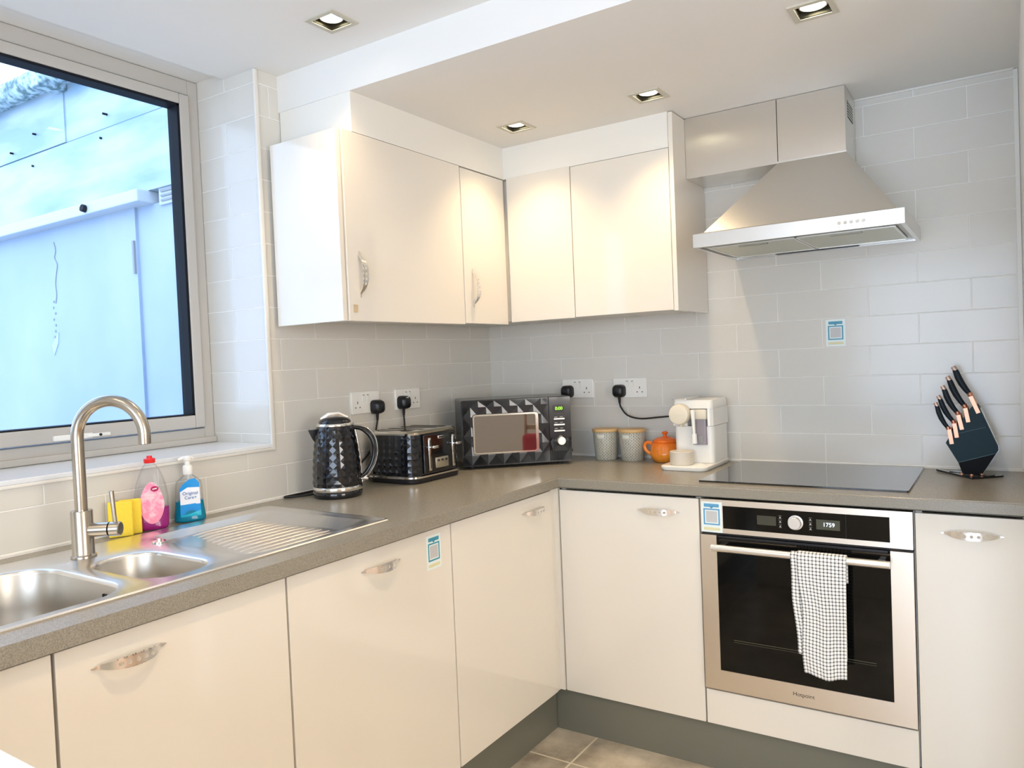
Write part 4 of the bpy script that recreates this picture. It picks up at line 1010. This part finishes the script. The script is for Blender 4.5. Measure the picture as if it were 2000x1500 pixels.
BAM = P('bamboo', (.72, .46, .20), .45)
def can(label, x, y, la):
    T = thing('canister', label, 'canister', (x, y, .9102), group='patterned canisters with wooden lids')
    bm = NB(); lathe(bm, [(.0425, 0), (.0445, .003), (.0515, .110), (.0505, .112), (.0485, .112)], n=48); mk('body', bm, CAN, T, world=False, smooth=40)
    bm = NB(); lathe(bm, [(.0535, .1125), (.0545, .114), (.0545, .122), (.053, .1245), (0, .1245)], n=48); mk('lid', bm, BAM, T, world=False, smooth=40)
    bm = NB(); a0 = la; V_ = []
    for k in range(9):
        a = a0-.32+.64*k/8; r0_, r1_ = .0505, .0515
        V_.append([bm.verts.new((math.cos(a)*r*1.02, math.sin(a)*r*1.02, z)) for r, z in ((.0488, .082), (.0505, .103))])
    for a, b in zip(V_, V_[1:]): bm.faces.new((a[0], b[0], b[1], a[1]))
    o = mk('name_plate', bm, P('plate_cream', (.72, .70, .60), .4), T, world=False, smooth=60); m_ = o.modifiers.new('s', 'SOLIDIFY'); m_.thickness = .001
can('patterned grey canister with wooden lid, nearest the microwave', .6035, -.0725, math.radians(-90))
can('patterned grey canister with wooden lid, nearest the orange teapot', .7205, -.0735, math.radians(-98))
ORG = P('orange_enamel', (.90, .16, .015), .15, coat=.4)
tcz = N(ORG, 'ShaderNodeTexCoord'); sz2 = N(ORG, 'ShaderNodeSeparateXYZ'); LK(ORG, tcz.outputs['Object'], sz2.inputs[0])
rm = N(ORG, 'ShaderNodeValToRGB'); rm.color_ramp.elements[0].position = .02; rm.color_ramp.elements[0].color = (1.0, .33, .03, 1); rm.color_ramp.elements[1].position = .10; rm.color_ramp.elements[1].color = (.95, .15, .012, 1)
LK(ORG, sz2.outputs['Z'], rm.inputs['Fac']); LK(ORG, rm.outputs['Color'], BS(ORG).inputs['Base Color'])
T = thing('teapot', 'small glossy orange teapot beside the white coffee machine', 'teapot', (.862, -.082, .9102), 0)
bm = NB(); lathe(bm, [(.040, 0), (.043, .002), (.054, .012), (.0595, .028), (.0590, .040), (.0575, .042), (.0565, .058), (.052, .070), (.046, .077), (.043, .078)], n=48); bdy = mk('body', bm, ORG, T, world=False, smooth=45)
bm = NB(); lathe(bm, [(.0475, .078), (.048, .080), (.045, .085), (.030, .094), (.010, .098), (.006, .100), (.006, .105), (.011, .109), (.012, .113), (.008, .117), (0, .118)], n=40); mk('lid', bm, ORG, T, world=False, smooth=45)
bm = NB(); tube(bm, spline([(-.053, -.004, .070), (-.072, -.006, .073), (-.083, -.007, .060), (-.078, -.007, .043), (-.062, -.006, .030), (-.054, -.004, .026)], 6), .0048, 12, flat=(1, 1.4)); mk('handle', bm, ORG, T, world=False, smooth=50)
bm = NB(); tube(bm, spline([(.044, .012, .040), (.046, .014, .050), (.047, .016, .062), (.048, .018, .072)], 5), [.012]*5+[.010]*5+[.008]*6, 14); mk('spout', bm, ORG, T, world=False, smooth=50)

# ------------------------------------------------------------------ coffee machine
CMW = P('coffee_machine_white', (.88, .86, .80), .22); CMC = P('coffee_machine_cream', (.76, .70, .56), .3)
CM = thing('coffee_machine', 'white pod coffee machine with milk container, left of the hob', 'coffee machine', (1.02, -.16, .9102))
bm = NB(); pts = [(a, b) for a, b in rr(1.010, -.163, .172, .295, .030, 6)]
fnz = lambda u, v, d: Vector((u, v, d)); rings(bm, [[Vector((1.01+(a-1.01)*.95, -.163+(b+.163)*.97, .911)) for a, b in pts], [Vector((a, b, .919)) for a, b in pts], [Vector((a, b, .9245)) for a, b in pts], [Vector((1.01+(a-1.01)*.97, -.163+(b+.163)*.98, .927)) for a, b in pts]])
mk('drip_base', bm, CMW, CM, smooth=40)
def cmring(x0, x1, y0, y1, r, z): return rr3((x0+x1)/2, (y0+y1)/2, x1-x0, y1-y0, r, z, 6)
bm = NB()
rings(bm, [cmring(.946, 1.092, -.200, -.030, .018, .9275), cmring(.945, 1.093, -.201, -.030, .018, 1.06)]); lo_ = mk('lower_body', bm, CMW, CM, smooth=40)
bm = NB()
# upper housing with a bay for the milk container on the right front
poly = [(.945, -.208), (1.0, -.208), (1.0, -.165), (1.074, -.165), (1.074, -.208), (1.083, -.206), (1.092, -.196), (1.093, -.18), (1.093, -.030), (.945, -.030)]
rings(bm, [[Vector((a, b, 1.0615)) for a, b in poly], [Vector((a, b, 1.124)) for a, b in poly]]); mk('upper_body', bm, CMW, CM, smooth=30)
bm = NB(); rings(bm, [cmring(.945, 1.093, -.210, -.030, .016, 1.1245), cmring(.945, 1.093, -.210, -.030, .016, 1.146), cmring(.949, 1.090, -.204, -.034, .014, 1.155)]); mk('top_cover', bm, CMW, CM, smooth=40)
bm = NB(); bx(bm, .944, 1.00, -.213, -.05, 1.158, 1.163, .002); bx(bm, .95, .996, -.20, -.06, 1.154, 1.158); mk('chrome_lever', bm, CHROME, CM, smooth=50)
bm = NB(); lathe(bm, [(.036, 0), (.038, .004), (.038, .030), (.035, .037), (.028, .039), (0, .0395)], (.978, -.205, 1.105), (0, -1, 0), 44); dl = mk('round_head', bm, CMC, CM, smooth=40)
bm = NB(); bx(bm, .966, .992, -.2452, -.2444, 1.1075, 1.1085); mk('head_line', bm, WHITEP, dl)
bm = NB(); cyl(bm, (.982, -.226, 1.072), (.982, -.226, 1.060), .009, .007, n=18); mk('coffee_nozzle', bm, CMC, CM, smooth=40)
bm = NB(); bx(bm, 1.012, 1.071, -.212, -.162, 1.085, 1.122, .004); mc = mk('milk_lid', bm, CMC, CM, smooth=50)
bm = NB(); tube(bm, [(1.026, -.224, 1.12), (1.028, -.226, 1.085), (1.030, -.226, 1.03)], [.009, .007, .0055], 14); cyl(bm, (1.030, -.226, 1.035), (1.031, -.226, 1.000), .009, .010, n=16); mk('milk_spout', bm, WHITEP, mc, smooth=45)
MKG = liquid('milk_container_plastic', (.50, .46, .50), .55)
bm = NB(); rings(bm, [cmring(1.014, 1.069, -.211, -.170, .006, 1.0855), cmring(1.018, 1.070, -.213, -.168, .006, .994)]); mt = mk('milk_container', bm, MKG, CM, smooth=40)
bm = NB(); bx(bm, 1.040, 1.058, -.2136, -.213, 1.002, 1.026); mk('level_mark', bm, GREYM, mt)
bm = NB(); bx(bm, 1.0745, 1.0925, -.10, -.05, 1.063, 1.065); 
bm.free()
CUPM = P('cup_support', (.66, .60, .50), .35)
bm = NB(); lathe(bm, [(.040, 0), (.042, .002), (.042, .046), (.040, .048), (.036, .0485), (.034, .040), (0, .040)], (.990, -.253, .9275), n=44); mk('cup_stand', bm, CUPM, CM, smooth=40)

# ------------------------------------------------------------------ knife block with knives
TEAL = P('block_teal', (.003, .020, .028), .5, spec=.25); RG = P('rose_gold', (.70, .36, .24), .42, 1); KH = P('knife_handle', (.006, .012, .018), .5, spec=.3)
KB = thing('knife_block', 'slanted dark teal knife block with rose gold slots on the right of the worktop', 'knife block', (1.88, -.13, .9102))
fy = lambda u, v, d: Vector((u, d, v))
front = [(1.8115, 1.014), (1.838, 1.062), (1.858, 1.085), (1.872, 1.110), (1.893, 1.137), (1.903, 1.122), (1.9465, 1.008), (1.9475, .996), (1.943, .985), (1.844, .9535)]
bm = NB(); prism(bm, front, fy, -.165, -.085); pb = mk('block', bm, TEAL, KB)
bm = NB(); prism(bm, [(1.8440, .9530), (1.9430, .9845), (1.905, .918), (1.855, .918)], fy, -.163, -.087); mk('lower_wedge', bm, P('wedge_black', (.003, .003, .004), .5, spec=.12), KB)
bm = NB(); prism(bm, [(1.8435, .9528), (1.944, .9848), (1.944, .9862), (1.843, .9545)], fy, -.1656, -.165); prism(bm, [(1.838, 1.041), (1.918, 1.0635), (1.918, 1.0645), (1.838, 1.042)], fy, -.1653, -.165); mk_each('seam', bm, P('seam_teal', (.03, .08, .09), .4), pb)
bm = NB()
def bar(x0, y0, x1, y1, w_, z0, z1):
    d = Vector((x1-x0, y1-y0)).normalized(); n = Vector((-d.y, d.x))*w_/2
    prism(bm, [(x0+n.x, y0+n.y), (x1+n.x, y1+n.y), (x1-n.x, y1-n.y), (x0-n.x, y0-n.y)], lambda u, v, dd: Vector((u, v, dd)), z0, z1)
bar(1.781, -.062, 1.885, -.215, .010, .911, .9165); bar(1.880, -.213, 1.957, -.140, .010, .911, .9165); bar(1.825, -.10, 1.93, -.17, .03, .9165, .9185)
mk('base_stand', bm, BLACK, KB)
bm = NB()
for x, y in ((1.853, -.172), (1.879, -.185), (1.905, -.165)): cyl(bm, (x, y, .9165), (x, y, .9225), .005, n=16, bev=.001)
mk_each('rose_gold_stud', bm, RG, KB, smooth=40)
bm = NB(); prism(bm, [(1.906, 1.122), (1.950, 1.006), (1.951, .992), (1.908, .920), (1.906, .922), (1.9485, .993), (1.9478, 1.006), (1.904, 1.121)], fy, -.15, -.10); mk('side_strip', bm, P('clear_edge', (.55, .58, .58), .2), KB)
kn = [((1.8335, 1.249), (1.8765, 1.162), (1.900, 1.107), .0105), ((1.8175, 1.219), (1.862, 1.126), (1.873, 1.079), .010), ((1.804, 1.190), (1.843, 1.105), (1.856, 1.056), .0092), ((1.7925, 1.160), (1.832, 1.079), (1.842, 1.031), .0085), ((1.7855, 1.139), (1.818, 1.060), (1.828, 1.011), .008)]
kl = ['largest black handled knife at the top right of the block', 'second tallest knife, left of the largest one', 'middle knife of the five in the block', 'fourth knife, second from the lower left of the block', 'smallest black handled knife at the lower left of the block']
for i, ((xt, zt), (xb_, zb), (xs, zs), r) in enumerate(zip([k[0] for k in kn], [k[1] for k in kn], [k[2] for k in kn], [k[3] for k in kn])):
    yk = -.105-.013*i
    T = thing('knife', kl[i]+'', 'knife', (xb_, yk, zb), group='black and rose gold knives')
    a = Vector((xt, yk, zt)); b = Vector((xb_, yk, zb)); d = (b-a); L = d.length; d.normalize(); pn = Vector((d.z, 0, -d.x))
    bow = [0, .12, .3, .55, .8, 1]; wd = [.85, 1.0, 1.12, 1.1, .95, .8]; of = [0, .001, .0035, .0045, .003, 0]
    bm = NB(); tube(bm, [a+d*(L*(.10+.9*t))+pn*o_ for t, o_ in zip(bow, of)], [r*w_ for w_ in wd], 14, flat=(1, .85)); mk('handle', bm, KH, T, smooth=60)
    bm = NB(); tube(bm, [a+d*.0, a+d*.002, a+d*(L*.10+.004)], [r*.7, r*.85, r*.90], 14, flat=(1, .85)); mk('end_cap', bm, P('cap_%d' % i, (.62, .45, .38), .35, .9), T, smooth=40)
    bm = NB(); tube(bm, [b-d*.004, b+d*.010], [r*.85, r*.7], 12); mk('bolster', bm, RG, T, smooth=40)
    # rose gold slot collar belongs to the block
    e = Vector((xs, 0, zs)); s0 = Vector((xb_+.004, 0, zb-.004)); dd = (e-s0).normalized(); nn = Vector((dd.z, 0, -dd.x))*.0055
    bm = NB(); pl4 = [s0-nn, s0+nn, e+nn, e-nn]; rings(bm, [[Vector((p.x, -.1685, p.z)) for p in pl4], [Vector((p.x, -.083, p.z)) for p in pl4]]); mk('slot_collar', bm, RG, KB)

# ------------------------------------------------------------------ dining chair behind the camera (mirrored in the microwave door)
CH = thing('dining_chair', 'wooden dining chair with white seat and red cushion, mirrored in the microwave', 'chair', (3.1, -2.3, .004), math.radians(-100))
WOOD = P('pale_oak', (.50, .34, .20), .5); RED = P('red_cushion', (.45, .02, .03), .8)
for sx in (-1, 1):
    for sy in (-1, 1):
        bm = NB(); cyl(bm, (sx*.19, sy*.19, .001), (sx*.17, sy*.17, .44), .016, .02, n=14); mk('leg', bm, WOOD, CH, world=False, smooth=50)
mk('seat', bx(NB(), -.22, .22, -.22, .22, .44, .47, .012, 3), WHITEP, CH, world=False, smooth=50)
for sx in (-1, 1): bm = NB(); cyl(bm, (sx*.19, .20, .47), (sx*.20, .25, .95), .014, n=12); mk('back_post', bm, WOOD, CH, world=False, smooth=50)
for z in (.60, .75, .92): mk('back_rail', bx(NB(), -.19, .19, .215+.09*(z-.5), .235+.09*(z-.5), z-.02, z+.02), WOOD, CH, world=False)
T = thing('cushion', 'red cushion leaning on the dining chair back', 'cushion', (3.1, -2.3, .47), math.radians(-100)); mk('cover', bx(NB(), -.17, .17, .08, .18, .005, .24, .04, 4), RED, T, world=False, smooth=60)
